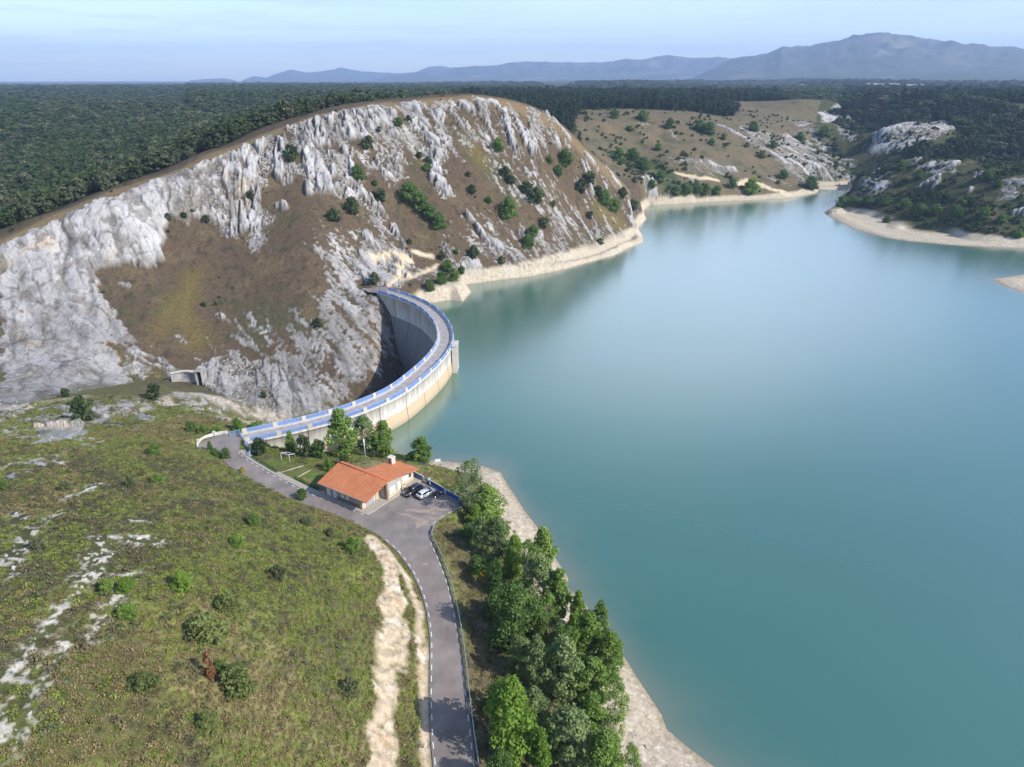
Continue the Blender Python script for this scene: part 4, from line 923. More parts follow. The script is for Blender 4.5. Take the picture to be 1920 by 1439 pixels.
FP = resample(fence_line, .5); fo = FP[0]; fe = empty('fence', (fo[0], fo[1], Zp), label='solid blue panel fence with white posts along the lake side of the car park', cat='fence')
L_ = len(FP) - 1
def fp(s, z): i = min(s * L_, L_ - .001); k = int(i); q = i - k; p = FP[k] * (1 - q) + FP[k + 1] * q; return Vector((p[0] - fo[0], p[1] - fo[1], z))
CREAM = mat('cream_post', (.66, .58, .46), .85)
BLUEP = mat('blue_panel_paint', (.022, .105, .42), .4, var=.12, scale=3)
for a, b, m_ in ((0.0, .17, mat('faded_blue_panel', (.12, .22, .45), .6)), (.33, .60, BLUEP), (.645, .955, BLUEP)):
    mb = MB(); n_ = 8
    for q in range(n_): mb.bar(fp(a + (b - a) * q / n_, .62), fp(a + (b - a) * (q + 1) / n_, .62), .06, 1.05)
    mb.build('panel', m_, fe); mb = MB()
    for q in range(n_): mb.bar(fp(a + (b - a) * q / n_, 1.19), fp(a + (b - a) * (q + 1) / n_, 1.19), .16, .09)
    mb.build('coping', CREAM, fe)
for s in (.19, .31, .61, .635, .97, 1.0): mb = MB(); p = fp(s, 0); mb.box(-.13, .13, -.13, .13, -.4, 1.25); q = mb.build('post', CREAM, fe, bevel=.02); q.location = p
for h_ in (1.1, .55):
    mb = MB()
    for q in range(4): mb.bar(fp(.2 + .11 * q / 4, h_), fp(.2 + .11 * (q + 1) / 4, h_), .1, .1)
    mb.build('rail', mat('brown_timber', (.17, .11, .08), .8), fe)
def bin_(u, v_, label):
    p = at_z(u, v_, Zp); e = empty('litter_bin', (p[0], p[1], Zp), label=label, cat='bin', group='blue litter bins by the fence')
    mb = MB(); mb.lathe([(.0, 0), (.33, 0), (.38, .9), (.40, .92), (.40, .97)], 18); mb.build('body', mat('bin_blue', (.02, .13, .38), .45), e, True)
    mb = MB(); mb.lathe([(.41, .96), (.40, 1.08), (.30, 1.24), (.14, 1.32), (0.001, 1.34)], 18); mb.build('lid', mat('bin_lid_blue', (.20, .45, .72), .4), e, True)
bin_(804, 907, 'blue litter bin with a pale domed lid beside the brown timber gap in the fence')
bin_(864.5, 945, 'blue litter bin with a pale domed lid at the far right end of the fence')

# ------------------------------------------------------------------ the keeper's house
hd = np.array([.848, -.530]); hn = np.array([.530, .848]); HO = (-36.0, 123.0, Zp + .1)
house = empty('house', HO, math.atan2(hd[1], hd[0]), 'single storey house with a low orange tiled roof beside the car park', 'house')
PL = mat('grey_render', (.40, .385, .36), .9, var=.07, scale=1.5); ST = mat('yellow_quoin_stone', (.56, .47, .32), .9, var=.14, scale=4)
RUB = mat('brown_rubble_stone', (.27, .20, .14), .95, var=.3, scale=5, bump=.05, tint=(.12, .09, .065)); WD = mat('white_shutter', (.80, .80, .79), .5, var=.03); GREY = mat('grey_door_panel', (.33, .36, .40), .5, var=.06)
GLASS = mat('window_glass', (.05, .06, .07), .08, spec=.8)
zr, ze = 13.3 - HO[2], 11.5 - HO[2]
def zroof(b): return zr + (ze - zr) * (-b) / 6.1 if b < 0 else zr - (13.3 - 10.95) * b / 9.9
def wallbox(name, a0, a1, b0, b1, m_):
    mb = MB(); z = lambda b: zroof(b) - .12
    pts = [(a0, b0), (a1, b0), (a1, b1), (a0, b1)]
    bs = sorted(set([b0, b1] + ([0.0] if b0 < 0 < b1 else [])))
    mb.poly([(a0, b0, 0), (a1, b0, 0), (a1, b0, z(b0)), (a0, b0, z(b0))]); mb.poly([(a0, b1, 0), (a1, b1, 0), (a1, b1, z(b1)), (a0, b1, z(b1))])
    for a in (a0, a1): mb.poly([(a, b0, 0), (a, b1, 0)] + [(a, b, z(b)) for b in bs[::-1]])
    return mb.build(name, m_, house)
wallbox('wall', .9, 10.9, -5.06, .5, PL); wallbox('wall', 6.4, 12.8, .02, 4.8, PL); wallbox('wall', 7.6, 12.2, 4.78, 8.75, PL)
# stone base courses and quoins
for a0, a1, b0, b1, z1, m_ in ((3.95, 10.95, -5.14, -5.06, .62, RUB), (.84, 1.0, -5.16, -5.06, .62, RUB), (12.8, 12.9, 0, 4.85, .62, ST), (12.2, 12.3, 4.9, 8.85, .6, ST), (10.9, 11.0, -1.3, 0, .3, ST)):
    mb = MB(); mb.box(a0, a1, b0, b1, 0, z1); mb.build('plinth', m_, house)
def quoin(a0, a1, b0, b1, m_, zt=None):
    mb = MB(); k = 0; zt = zt or zroof((b0 + b1) / 2) - .2; z = 0
    while z < zt - .05:
        e = .10 if k % 2 else 0; mb.box(a0 - e * .6, a1, b0 - e, b1 + e, z, min(z + .3, zt)); z += .3; k += 1
    mb.build('quoin', m_, house)
quoin(10.45, 10.98, -5.14, -4.45, ST); quoin(12.35, 12.92, -.06, .3, RUB); quoin(12.45, 12.88, 4.45, 4.86, ST); quoin(11.9, 12.28, 8.4, 8.82, ST); quoin(.84, 1.15, -5.14, -4.9, RUB); quoin(10.7, 10.97, -1.2, -.75, ST)
def opening(name, a0, a1, z0, z1, face, pos, m_, frame=WD, proud=.06, pane=None):
    """a door or window on a facade: face 'b' (front) or 'a' (gable side)"""
    s = -1 if face == 'b' else 1
    def bx(mb, u0, u1, w0, w1, d0, d1):
        d0, d1 = pos + s * d0, pos + s * d1
        if face == 'b': mb.box(u0, u1, min(d0, d1), max(d0, d1), w0, w1)
        else: mb.box(min(d0, d1), max(d0, d1), u0, u1, w0, w1)
    mb = MB(); bx(mb, a0, a1, z0, z1, -.05, proud); o = mb.build(name, m_, house)
    mb = MB()
    for u0, u1, w0, w1 in ((a0 - .1, a0, z0, z1 + .1), (a1, a1 + .1, z0, z1 + .1), (a0, a1, z1, z1 + .1)): bx(mb, u0, u1, w0, w1, -.05, proud + .03)
    if z0 > .3: bx(mb, a0 - .18, a1 + .18, z0 - .12, z0, -.05, proud + .08)
    mb.build('frame', frame, o)
    if pane:
        mb = MB(); bx(mb, a0 + .08, a1 - .08, z0 + .08, z1 - .08, 0, proud + .012); mb.build('pane', pane, o)
    if name == 'door': mb = MB(); bx(mb, a1 - .2, a1 - .1, z0 + 1.0, z0 + 1.08, 0, proud + .06); mb.build('handle', STEEL, o)
    return o
opening('door', 1.25, 2.15, 0, 2.35, 'b', -5.06, WD); opening('door', 3.15, 3.85, 0, 2.35, 'b', -5.06, WD)
opening('window', 5.4, 5.9, .95, 2.1, 'b', -5.06, WD); opening('window', 6.7, 7.2, .95, 2.1, 'b', -5.06, WD)
opening('garage_door', -4.35, -1.75, 0, 2.45, 'a', 10.9, GREY)
opening('window', .95, 2.35, .95, 2.15, 'a', 12.8, WD); opening('window', 3.35, 4.0, .85, 2.2, 'a', 12.8, WD, pane=None)
opening('window', 5.3, 7.1, .9, 2.25, 'a', 12.2, WD); opening('window', 7.5, 8.2, .95, 2.2, 'a', 12.2, GLASS)
def tile_mat():
    m, t, b = new_mat('clay_roof_tiles'); N = t.nodes.new; L = t.links.new
    tc = N('ShaderNodeTexCoord'); br = N('ShaderNodeTexBrick'); br.inputs['Scale'].default_value = 1.0; br.inputs['Brick Width'].default_value = .26; br.inputs['Row Height'].default_value = .34; br.inputs['Mortar Size'].default_value = .035; br.inputs['Mortar Smooth'].default_value = .6
    br.inputs['Color1'].default_value = (.52, .19, .085, 1); br.inputs['Color2'].default_value = (.60, .25, .125, 1); br.inputs['Mortar'].default_value = (.32, .095, .04, 1); L(tc.outputs['Object'], br.inputs['Vector'])
    n1 = N('ShaderNodeTexNoise'); n1.inputs['Scale'].default_value = .7; n1.inputs['Detail'].default_value = 5; L(tc.outputs['Object'], n1.inputs['Vector'])
    mr = N('ShaderNodeMapRange'); mr.inputs['To Min'].default_value = .72; mr.inputs['To Max'].default_value = 1.25; L(n1.outputs['Fac'], mr.inputs['Value'])
    vm = N('ShaderNodeVectorMath'); vm.operation = 'SCALE'; L(br.outputs['Color'], vm.inputs[0]); L(mr.outputs['Result'], vm.inputs['Scale']); L(vm.outputs['Vector'], b.inputs['Base Color'])
    wv = N('ShaderNodeTexWave'); wv.bands_direction = 'Y'; wv.inputs['Scale'].default_value = .92; L(tc.outputs['Object'], wv.inputs['Vector'])
    bp = N('ShaderNodeBump'); bp.inputs['Distance'].default_value = .06; bp.inputs['Strength'].default_value = .5; L(wv.outputs['Fac'], bp.inputs['Height']); L(bp.outputs['Normal'], b.inputs['Normal'])
    b.inputs['Roughness'].default_value = .85; b.inputs['Specular IOR Level'].default_value = .2; return m
TILE = tile_mat(); th = .16
def slab(poly, name):
    mb = MB(); top = [(a, b, zroof(b)) for a, b in poly]; bot = [(a, b, zroof(b) - th) for a, b in poly]
    mb.poly(top); mb.poly(bot[::-1])
    for i in range(len(poly)): j = (i + 1) % len(poly); mb.poly([top[i], top[j], bot[j], bot[i]])
    return mb.build(name, TILE, house)
r1 = slab([(-.2, -6.1), (13.2, -6.1), (13.5, 0), (-.1, 0)], 'roof')
r2 = slab([(-.1, 0), (13.5, 0), (13.3, 9.9), (7.3, 9.95), (6.2, 8.2), (6.2, 1.1), (-.1, 1.1)], 'roof')
mb = MB(); mb.tube([(-.15, 0, zr + .02), (13.55, 0, zr + .02)], .13, 8); mb.build('ridge_tiles', mat('ridge_tile', (.46, .13, .055), .85), house, True)
mb = MB(); mb.bar((-.2, -6.16, ze - .08), (13.2, -6.16, ze - .08), .07, .16); mb.build('gutter', STEEL, house)
cm = empty('chimney', (7.3, 7.9, zroof(7.9) - .3)); cm.parent = r2
mb = MB(); mb.box(-.55, .55, -.5, .5, 0, 1.5); mb.build('stack', [RUB], cm, bevel=.03); mb = MB(); mb.box(.42, .6, -.56, .56, 0, 1.72); mb.box(-.6, -.42, -.56, .56, 0, 1.72); mb.build('corner_stones', mat('pale_chimney_stone', (.55, .50, .42), .9), cm)
mb = MB(); mb.box(-.72, .72, -.66, .66, 1.72, 1.9); mb.build('cap', CONC, cm, bevel=.03)

# ------------------------------------------------------------------ pole, lawn frame, signs
p = at_z(687, 877, 7.2); pole = empty('utility_pole', tuple(p), label='tall plain grey metal pole rising behind the orange roof', cat='pole')
mb = MB(); mb.tube([(0, 0, -.5), (0, 0, 3.5), (0, 0, 7.3)], [.16, .13, .10], 10); mb.build('shaft', STEEL, pole, True); mb = MB(); mb.lathe([(0.001, 7.3), (.13, 7.3), (.13, 7.4), (0.001, 7.45)], 10); mb.build('cap', STEEL, pole)
mb = MB(); mb.box(-.25, .25, -.25, .25, -.1, .05); mb.build('base_plate', STEEL, pole)
p = at_z(536, 866, 7.75); gf = empty('goal_frame', tuple(p), R(-20), 'white metal goal frame with sloping stays on the lawn below the dam', 'goal frame')
WM = mat('white_metal_tube', (.72, .74, .74), .5)
for x in (-1.1, 1.1):
    mb = MB(); mb.tube([(x, 0, -.3), (x, 0, 2.0)], .06, 8); mb.build('post', WM, gf); mb = MB(); mb.tube([(x, 0, 2.0), (x, 1.9, 1.2), (x, 2.0, -.2)], .06, 8); mb.build('stay', WM, gf)
mb = MB(); mb.tube([(-1.1, 0, 2.0), (1.1, 0, 2.0)], .06, 8); mb.build('crossbar', WM, gf); mb = MB(); mb.tube([(-1.1, 1.9, 1.2), (1.1, 1.9, 1.2)], .06, 8); mb.build('crossbar', WM, gf)
def sign(u, v_, z, w, h, zc, label, m_, name='notice_board', cat='sign', posts=(-.4, .4)):
    p = at_z(u, v_, z); e = empty(name, tuple(p), R(10), label, cat)
    for x in posts: mb = MB(); mb.tube([(x, .05, -.4), (x, .05, zc + h / 2)], .04, 6); mb.build('post', STEEL, e)
    mb = MB(); mb.box(-w / 2, w / 2, -.03, .03, zc - h / 2, zc + h / 2); mb.build('board', m_, e, bevel=.01)
sign(821, 873, 3.2, 1.3, .8, 1.3, 'white notice board on two posts on the pale shore', WHITE)
sign(793.5, 878, 5.0, .45, 1.0, .9, 'narrow blue marker sign at the foot of the shore tree', BLUEP, 'marker_sign', posts=(0,))
# wooden edging logs on the lawn
for k, (a, b) in enumerate((((523, 890), (569, 876)), ((556, 899), (583, 884)))):
    A, B = at_z(*a, 8.02), at_z(*b, 7.85); e = empty('log_rail', tuple(A), label=['long pale log rail lying across the lawn, the one farther from the house', 'short pale log rail across the lawn, nearer the house'][k], cat='log', group='pale logs edging the lawn')
    mb = MB(); mb.tube([(0, 0, .32), tuple(B - A + np.array([0, 0, .34]))], .11, 8); mb.build('log', mat('pale_log', (.45, .40, .34), .9), e, True)
    for q in (.08, .5, .92): mb = MB(); p_ = (B - A) * q; mb.box(-.08, .08, -.08, .08, -.4, .3); z_ = mb.build('foot', mat('pale_log', (.45, .40, .34)), e); z_.location = tuple(p_)
# spillway outlet in the gorge
p0 = march([(322, 716), (372, 722)], ground)[0]; A, B = p0[0], p0[1]; ang = math.atan2(B[1] - A[1], B[0] - A[0]); Lw = float(np.hypot(B[0] - A[0], B[1] - A[1]))
sp = empty('tunnel_outlet', (A[0], A[1], A[2] - .6), ang, 'curved grey concrete outlet wall with a dark tunnel mouth at the foot of the ridge', 'outlet')
CO2 = mat('stained_concrete', (.36, .355, .35), .9, var=.18, scale=.5, tint=(.22, .21, .20)); mb = MB(); n_ = 14
arc = [(Lw * q / n_, 1.6 * math.sin(math.pi * q / n_)) for q in range(n_ + 1)]
for a, b in zip(arc, arc[1:]): mb.bar((*a, 1.6), (*b, 1.6), .9, 4.0)
mb.build('wall', CO2, sp); mb = MB()
for a, b in zip(arc, arc[1:]): mb.bar((a[0], a[1] - .2, 3.72), (b[0], b[1] - .2, 3.72), 1.5, .25)
mb.build('hood', CONC, sp); mb = MB(); mb.box(Lw - .2, Lw + .2, -.9, 4, -1, 4.0); mb.box(Lw + 1.7, Lw + 2.1, -.9, 4, -1, 4.0); mb.box(Lw - .25, Lw + 2.15, -1.0, 4, 4.0, 4.3); mb.build('portal', CO2, sp)
mb = MB(); mb.box(Lw + .2, Lw + 1.7, 3.5, 3.9, -1, 4.0); mb.build('tunnel_dark', mat('tunnel_black', (.02, .02, .022), .7), sp)  # black block at the back of the recess, standing in for the tunnel's darkness

# ------------------------------------------------------------------ vegetation
def leaf_mat(name, c1, c2, c3=None, trans=.25):
    m, t, b = new_mat(name); N = t.nodes.new; L = t.links.new
    oi = N('ShaderNodeObjectInfo'); at = N('ShaderNodeAttribute'); at.attribute_name = 'leaf_tone'
    r = N('ShaderNodeValToRGB'); e = r.color_ramp.elements; e[0].position = .1; e[0].color = (*c1, 1); e[1].position = .9; e[1].color = (*c2, 1)
    if c3: q = e.new(.97); q.color = (*c3, 1)
    m1 = N('ShaderNodeMath'); m1.operation = 'MULTIPLY'; m1.inputs[1].default_value = .55; L(at.outputs['Fac'], m1.inputs[0])
    m2 = N('ShaderNodeMath'); m2.operation = 'MULTIPLY_ADD'; m2.inputs[1].default_value = .45; L(oi.outputs['Random'], m2.inputs[0]); L(m1.outputs['Value'], m2.inputs[2]); L(m2.outputs['Value'], r.inputs['Fac'])
    L(r.outputs['Color'], b.inputs['Base Color']); b.inputs['Roughness'].default_value = .65; b.inputs['Specular IOR Level'].default_value = .18
    if trans:
        out = t.nodes['Material Output']; tr = N('ShaderNodeBsdfTranslucent'); mx = N('ShaderNodeMixShader'); mx.inputs['Fac'].default_value = trans
        L(r.outputs['Color'], tr.inputs['Color']); L(b.outputs['BSDF'], mx.inputs[1]); L(tr.outputs['BSDF'], mx.inputs[2]); L(mx.outputs['Shader'], out.inputs['Surface'])
    return m
LM_POP = leaf_mat('poplar_leaves', (.095, .180, .032), (.28, .40, .095), trans=.35)
LM_PALE = leaf_mat('pale_poplar_leaves', (.11, .175, .055), (.27, .35, .14), trans=.35)
LM_BRIGHT = leaf_mat('bright_leaves', (.085, .180, .022), (.250, .380, .065), trans=.35)
LM_DARK = leaf_mat('dark_leaves', (.055, .115, .028), (.15, .24, .06), trans=.3)
LM_OAK = leaf_mat('holm_oak_leaves', (.030, .055, .020), (.095, .135, .055))
LM_FOR = leaf_mat('forest_leaves', (.024, .040, .016), (.150, .170, .092), trans=.12)
LM_PINE = leaf_mat('pine_needles', (.016, .032, .016), (.055, .082, .036), trans=.1)
LM_HEATH = leaf_mat('heath_sprigs', (.085, .078, .044), (.185, .170, .095), trans=.1)
LM_GRASS = leaf_mat('grass_blades', (.125, .165, .036), (.30, .345, .085), trans=.2)
LM_STRAW = leaf_mat('straw_blades', (.17, .14, .065), (.31, .26, .13), trans=.15)
LM_SAGE = leaf_mat('sage_sprigs', (.075, .095, .045), (.165, .190, .095), trans=.15)
LM_OLIVE = leaf_mat('olive_needles', (.085, .115, .036), (.190, .230, .075), trans=.2)
LM_RUST = leaf_mat('dead_needles', (.14, .070, .032), (.22, .12, .055), trans=.1)
LM_YEL = leaf_mat('broom_flowers', (.20, .19, .02), (.50, .40, .02), trans=.2)
BARK = mat('pale_bark', (.42, .38, .32), .9, var=.2, scale=3); BARKD = mat('dark_bark', (.13, .10, .075), .95, var=.2, scale=3); DEAD = mat('bleached_twigs', (.36, .33, .30), .9)

def leaf_quads(P, size, rs, flat=.5, up=0.35, nrm=None):
    """small leaf sprays at points P, turned every way but biased outward/up"""
    n = len(P); d = rs.randn(n, 3); d[:, 2] += up
    if nrm is not None: d = d * .8 + nrm * 1.1
    d /= np.linalg.norm(d, axis=1)[:, None]
    t = np.cross(d, rs.randn(n, 3)); t /= np.linalg.norm(t, axis=1)[:, None] + 1e-9; b = np.cross(d, t)
    s = (size * (.6 + .8 * rs.rand(n)))[:, None]; w = s * (.45 + .35 * rs.rand(n))[:, None]
    V = np.stack([P - t * s - b * w * .3, P + b * w * .9 - t * s * .1, P + t * s + b * w * .2, P - b * w * .9 + t * s * .15], 1).reshape(-1, 3)
    return V, np.arange(n * 4).reshape(n, 4)
def crown_data(rs, h, rad, base, clumps, per, size, shape='ovoid', hollow=.25, spread=.17):
    """leaf clumps set round limb ends through the crown's volume; returns verts, quads, tone, clump centres"""
    cs = []
    tries = 0
    while len(cs) < clumps and tries < clumps * 40:
        tries += 1; z = rs.rand(); a = rs.rand() * 2 * np.pi; q = rs.rand() ** .5
        if shape == 'ovoid': env = np.sin(np.pi * min(1, (z * .92 + .08)) ** .8) ** .75
        elif shape == 'round': env = np.sqrt(max(0, 1 - (2 * z - 1) ** 2)) * (.9 if z > .5 else 1)
        elif shape == 'cone': env = (1 - z) ** .8 * .95 + .05
        elif shape == 'mound': env = np.sqrt(max(0, 1 - z * z))
        else: env = .6 + .4 * np.sin(np.pi * z)
        env *= .82 + .25 * np.sin(a * 2 + 4 * z) * .6 + .18 * np.sin(a * 3 - 7 * z)
        if q < hollow and z < .85: continue
        cs.append((q * env * rad * np.cos(a), q * env * rad * np.sin(a), base + z * (h - base)))
    cs = np.array(cs); r0 = spread * (rad + (h - base) * .3)
    k = np.repeat(np.arange(len(cs)), per); off = rs.randn(len(k), 3); off /= np.linalg.norm(off, axis=1)[:, None]; nrm = off.copy(); off *= (r0 * (.35 + .65 * rs.rand(len(k)) ** .6) * (.7 + .6 * rs.rand(len(cs))[k]))[:, None]; off[:, 2] *= .8
    P = cs[k] + off; P[:, 2] = np.maximum(P[:, 2], base * .6 + .02)
    V, F_ = leaf_quads(P, np.full(len(P), size), rs, nrm=nrm)
    tone = np.repeat(np.clip(.15 + .7 * rs.rand(len(cs))[k] + .25 * rs.randn(len(k)), 0, 1), 4)
    return V, F_, tone, cs
def foliage(name, V, F_, tone, m, parent=None):
    o = mesh_np(name, V, F_, m, False, parent); a = o.data.attributes.new('leaf_tone', 'FLOAT', 'POINT'); a.data.foreach_set('value', tone.astype(np.float32)); return o
def trunk_mb(rs, h, base, cs, r0, nl, stems=1):
    mb = MB()
    for s_ in range(stems):
        lean = rs.randn(2) * h * (.03 if stems == 1 else .12); top = h * .86; pts = [(lean[0] * q ** 1.4 + .05 * h * q * math.sin(3 * q + s_), lean[1] * q ** 1.4, -.05 * h + (top + .05 * h) * q) for q in np.linspace(0, 1, 7)]
        mb.tube(pts, [r0 * (1.25 - 1.15 * q) for q in np.linspace(0, 1, 7)], 6)
        for c in cs[rs.permutation(len(cs))[:nl]]:
            z0 = max(base * .7, c[2] - h * (.12 + .15 * rs.rand())); q = min(1, z0 / top); a = np.array([lean[0] * q ** 1.4, lean[1] * q ** 1.4, z0]); m_ = (a + c) / 2 + np.array([0, 0, -.02 * h])
            mb.tube([a, m_, c], [r0 * .42 * (1.1 - q * .6), r0 * .28, r0 * .08], 5, cap=False)
    return mb
PROTO = {}
def tree_proto(key, h, rad, base, clumps, per, size, shape, lm, bark, seed, r0=.16, nl=16, stems=1, hollow=.25, spread=.17):
    """mesh data for one kind of tree, unit scale; shared by its copies"""
    rs = np.random.RandomState(seed); V, F_, tone, cs = crown_data(rs, h, rad, base, clumps, per, size, shape, hollow, spread)
    c = foliage('crown', V, F_, tone, lm); t = trunk_mb(rs, h, base, cs, r0, nl, stems).build('trunk', bark, None, True)
    PROTO[key] = (c, t, h, rad); C.objects.unlink(c); C.objects.unlink(t)
for i in range(3): tree_proto('poplar%d' % i, 10, 2.5, 1.6, 70, 95, .19, 'ovoid', LM_POP, BARK, 10 + i, spread=.16)
for i in range(3): tree_proto('pale%d' % i, 10, 2.4, 2.2, 52, 84, .18, 'ovoid', LM_PALE, BARK, 20 + i, nl=30, hollow=.35, spread=.15)
for i in range(2): tree_proto('bright%d' % i, 10, 3.2, 1.2, 95, 100, .19, 'ovoid', LM_BRIGHT, BARK, 30 + i, spread=.15)
for i in range(2): tree_proto('dense%d' % i, 10, 4.2, .6, 100, 105, .22, 'round', LM_DARK, BARKD, 40 + i, spread=.16)
tree_proto('sparse0', 10, 4.2, 2.0, 80, 40, .18, 'round', LM_PALE, BARK, 52, nl=40, hollow=.45, spread=.13)
tree_proto('sparse1', 10, 3.6, 2.0, 62, 44, .18, 'round', LM_POP, BARK, 53, nl=34, hollow=.4, spread=.13)
for i in range(2): tree_proto('bush_green%d' % i, 2, 1.15, .05, 64, 46, .09, 'round', LM_POP, BARKD, 60 + i, r0=.05, nl=8, stems=3, spread=.2)
tree_proto('bush_bright', 2, 1.15, .05, 70, 48, .085, 'round', LM_BRIGHT, BARKD, 63, r0=.05, nl=8, stems=3, spread=.2)
for i in range(2): tree_proto('bush_dark%d' % i, 2, 1.2, .05, 60, 44, .10, 'round', LM_DARK, BARKD, 64 + i, r0=.05, nl=8, stems=3, spread=.2)
for i in range(3): tree_proto('oak%d' % i, 2, 1.25, .05, 30, 30, .17, 'round', LM_OAK, BARKD, 70 + i, r0=.06, nl=6, stems=2, spread=.2)
tree_proto('low_dark', 1.2, 1.6, .02, 70, 50, .09, 'mound', LM_SAGE, BARKD, 80, r0=.04, nl=14, stems=3, spread=.16)
tree_proto('juniper', 2, 1.2, .02, 80, 60, .085, 'mound', LM_OLIVE, DEAD, 81, r0=.05, nl=16, stems=3, spread=.17)
tree_proto('rust', 2, .55, .05, 22, 40, .10, 'cone', LM_RUST, DEAD, 82, r0=.05, nl=14, stems=2, spread=.2)
tree_proto('conifer', 3, .95, .1, 44, 36, .15, 'cone', LM_DARK, BARKD, 83, r0=.07, nl=12, spread=.17)
tree_proto('broom', 1.4, .9, .05, 26, 36, .10, 'round', LM_YEL, BARKD, 84, r0=.03, nl=8, stems=3, spread=.2)

def plant(name, uvb, vtop, wpx, key, label, cat='tree', group=None, rs=random):
    """one plant: foot at bearing uvb on the ground, crown as high and as wide as surveyed"""
    p, t = march([uvb], ground); p = p[0]; t = float(t[0])
    hh = max(.4, at_y(uvb[0], vtop, p[1])[2] - p[2]); hh = min(hh, 16); w = wpx * t / FPX
    c, tr, h0, r0 = PROTO[key]; sz = hh / h0; sxy = min(max(w / (2 * r0), sz * .45), sz * 2.4)
    e = empty(name, tuple(p - np.array([0, 0, .06 * hh])), rs.random() * 6.28, label, cat, group); e.scale = (sxy, sxy, sz)
    for q in (tr, c): k = q.copy(); C.objects.link(k); k.parent = e
    return e
BELT = [  # tree belt between the road and the shore
 ((880, 958), 862, 76, 'sparse0', 'wide loose-crowned tree at the head of the belt, pale beach showing through its gaps'),
 ((918, 985), 908, 62, 'poplar0', 'leafy green poplar just below the wide loose-crowned tree at the head of the belt'),
 ((893, 990), 945, 34, 'bright0', 'small bright green tree by the fence corner below the car park'),
 ((905, 1040), 968, 46, 'pale0', 'slender pale tree with a bare white stem on the road side of the belt'),
 ((935, 1055), 966, 56, 'pale1', 'pale poplar in the upper belt beside the narrow white-stemmed tree'),
 ((965, 1085), 1003, 48, 'bright1', 'fresh green tree in the upper belt in front of the broad pale beach'),
 ((1018, 1075), 988, 48, 'poplar1', 'dark green waterside poplar leaning out to the lake at the beach bend'),
 ((992, 1120), 1012, 66, 'sparse1', 'thin-leaved tree with visible branches next to the leaning waterside poplar'),
 ((1012, 1150), 1042, 70, 'pale2', 'tall pale poplar with white limbs in the middle of the belt'),
 ((1045, 1165), 1066, 52, 'poplar2', 'poplar on the lake edge below the beach bend, its foot in the shingle'),
 ((962, 1208), 1098, 108, 'dense0', 'broad dark round tree, the darkest and widest in the belt, near the road'),
 ((1022, 1205), 1108, 58, 'sparse1', 'bare-limbed tree with twiggy lower branches right of the broad dark round tree'),
 ((1082, 1190), 1108, 40, 'bright0', 'small upright light green tree at the waterline in mid belt'),
 ((1122, 1215), 1127, 42, 'poplar0', 'small pointed poplar standing farthest out over the water'),
 ((1098, 1245), 1146, 70, 'poplar2', 'bushy poplar behind the small pointed waterside poplar'),
 ((1140, 1275), 1185, 62, 'poplar1', 'green poplar overhanging the narrowest strip of shore'),
 ((1005, 1300), 1190, 52, 'pale0', 'slim silver-green poplar with a straight white trunk, left of the forked pale tree'),
 ((1055, 1318), 1192, 74, 'pale2', 'forked pale tree with bright white limbs in the lower belt'),
 ((1106, 1325), 1234, 76, 'poplar0', 'leafy poplar in the lower belt beside the forked pale tree'),
 ((1152, 1362), 1272, 58, 'sparse1', 'thin tree at the shore whose branches stretch over the wide lower beach'),
 ((958, 1425), 1274, 116, 'bright1', 'large bright yellow-green tree nearest the road at the bottom of the belt'),
 ((1066, 1440), 1326, 104, 'pale1', 'pale spreading tree low in the belt with its white fork showing'),
 ((1012, 1468), 1370, 46, 'bright0', 'small narrow green tree between the two big trees at the bottom of the belt'),
 ((1128, 1475), 1372, 88, 'poplar1', 'full green poplar at the bottom edge of the picture beside the lower beach'),
 ((940, 1490), 1408, 60, 'dense1', 'dark low tree at the bottom edge close to the guardrail'),
 ((1150, 1415), 1335, 44, 'sparse1', 'sparse twiggy small tree leaning onto the gravel of the lower beach'),
 ((1050, 1255), 1170, 62, 'dense1', 'shaded dark green tree in the middle of the belt behind the slim silver-green poplar'),
 ((930, 1115), 1050, 40, 'dense0', 'dark bushy tree on the road side below the slender pale tree'),
]
BELT += [((1000, 1385), 1290, 62, 'pale0', 'slender pale tree between the large yellow-green tree and the pale spreading tree'), ((1105, 1398), 1300, 62, 'poplar2', 'leafy poplar above the full green poplar at the bottom edge'),
 ((975, 1265), 1190, 50, 'pale1', 'pale young poplar on the road side below the broad dark round tree'), ((1075, 1240), 1150, 56, 'bright1', 'fresh green tree behind the bushy waterside poplar'), ((1180, 1475), 1395, 50, 'sparse1', 'thin shrubby tree on the gravel at the very bottom of the beach')]
for uv, vt, w, key, lab in BELT: plant('tree', uv, vt, w, key, lab, 'tree', 'trees of the lakeside belt')
DAMT = [
 ((645, 856), 766, 56, 'poplar1', 'tallest poplar below the dam, left of the pole, its dark crown cutting the railing'),
 ((686, 858), 774, 52, 'pale1', 'pale-leaved poplar directly behind the pole'),
 ((722, 858), 788, 46, 'poplar2', 'poplar at the right end of the row below the dam, against the water'),
 ((700, 856), 812, 34, 'pale0', 'slim young poplar between two bigger ones right of the pole'),
 ((791, 868), 818, 42, 'poplar0', 'single tree at the water edge right of the chimney'),
 ((547, 848), 808, 22, 'bright0', 'slim light green sapling against the dam wall'),
]
for uv, vt, w, key, lab in DAMT: plant('tree', uv, vt, w, key, lab, 'tree', 'trees between the dam and the house')
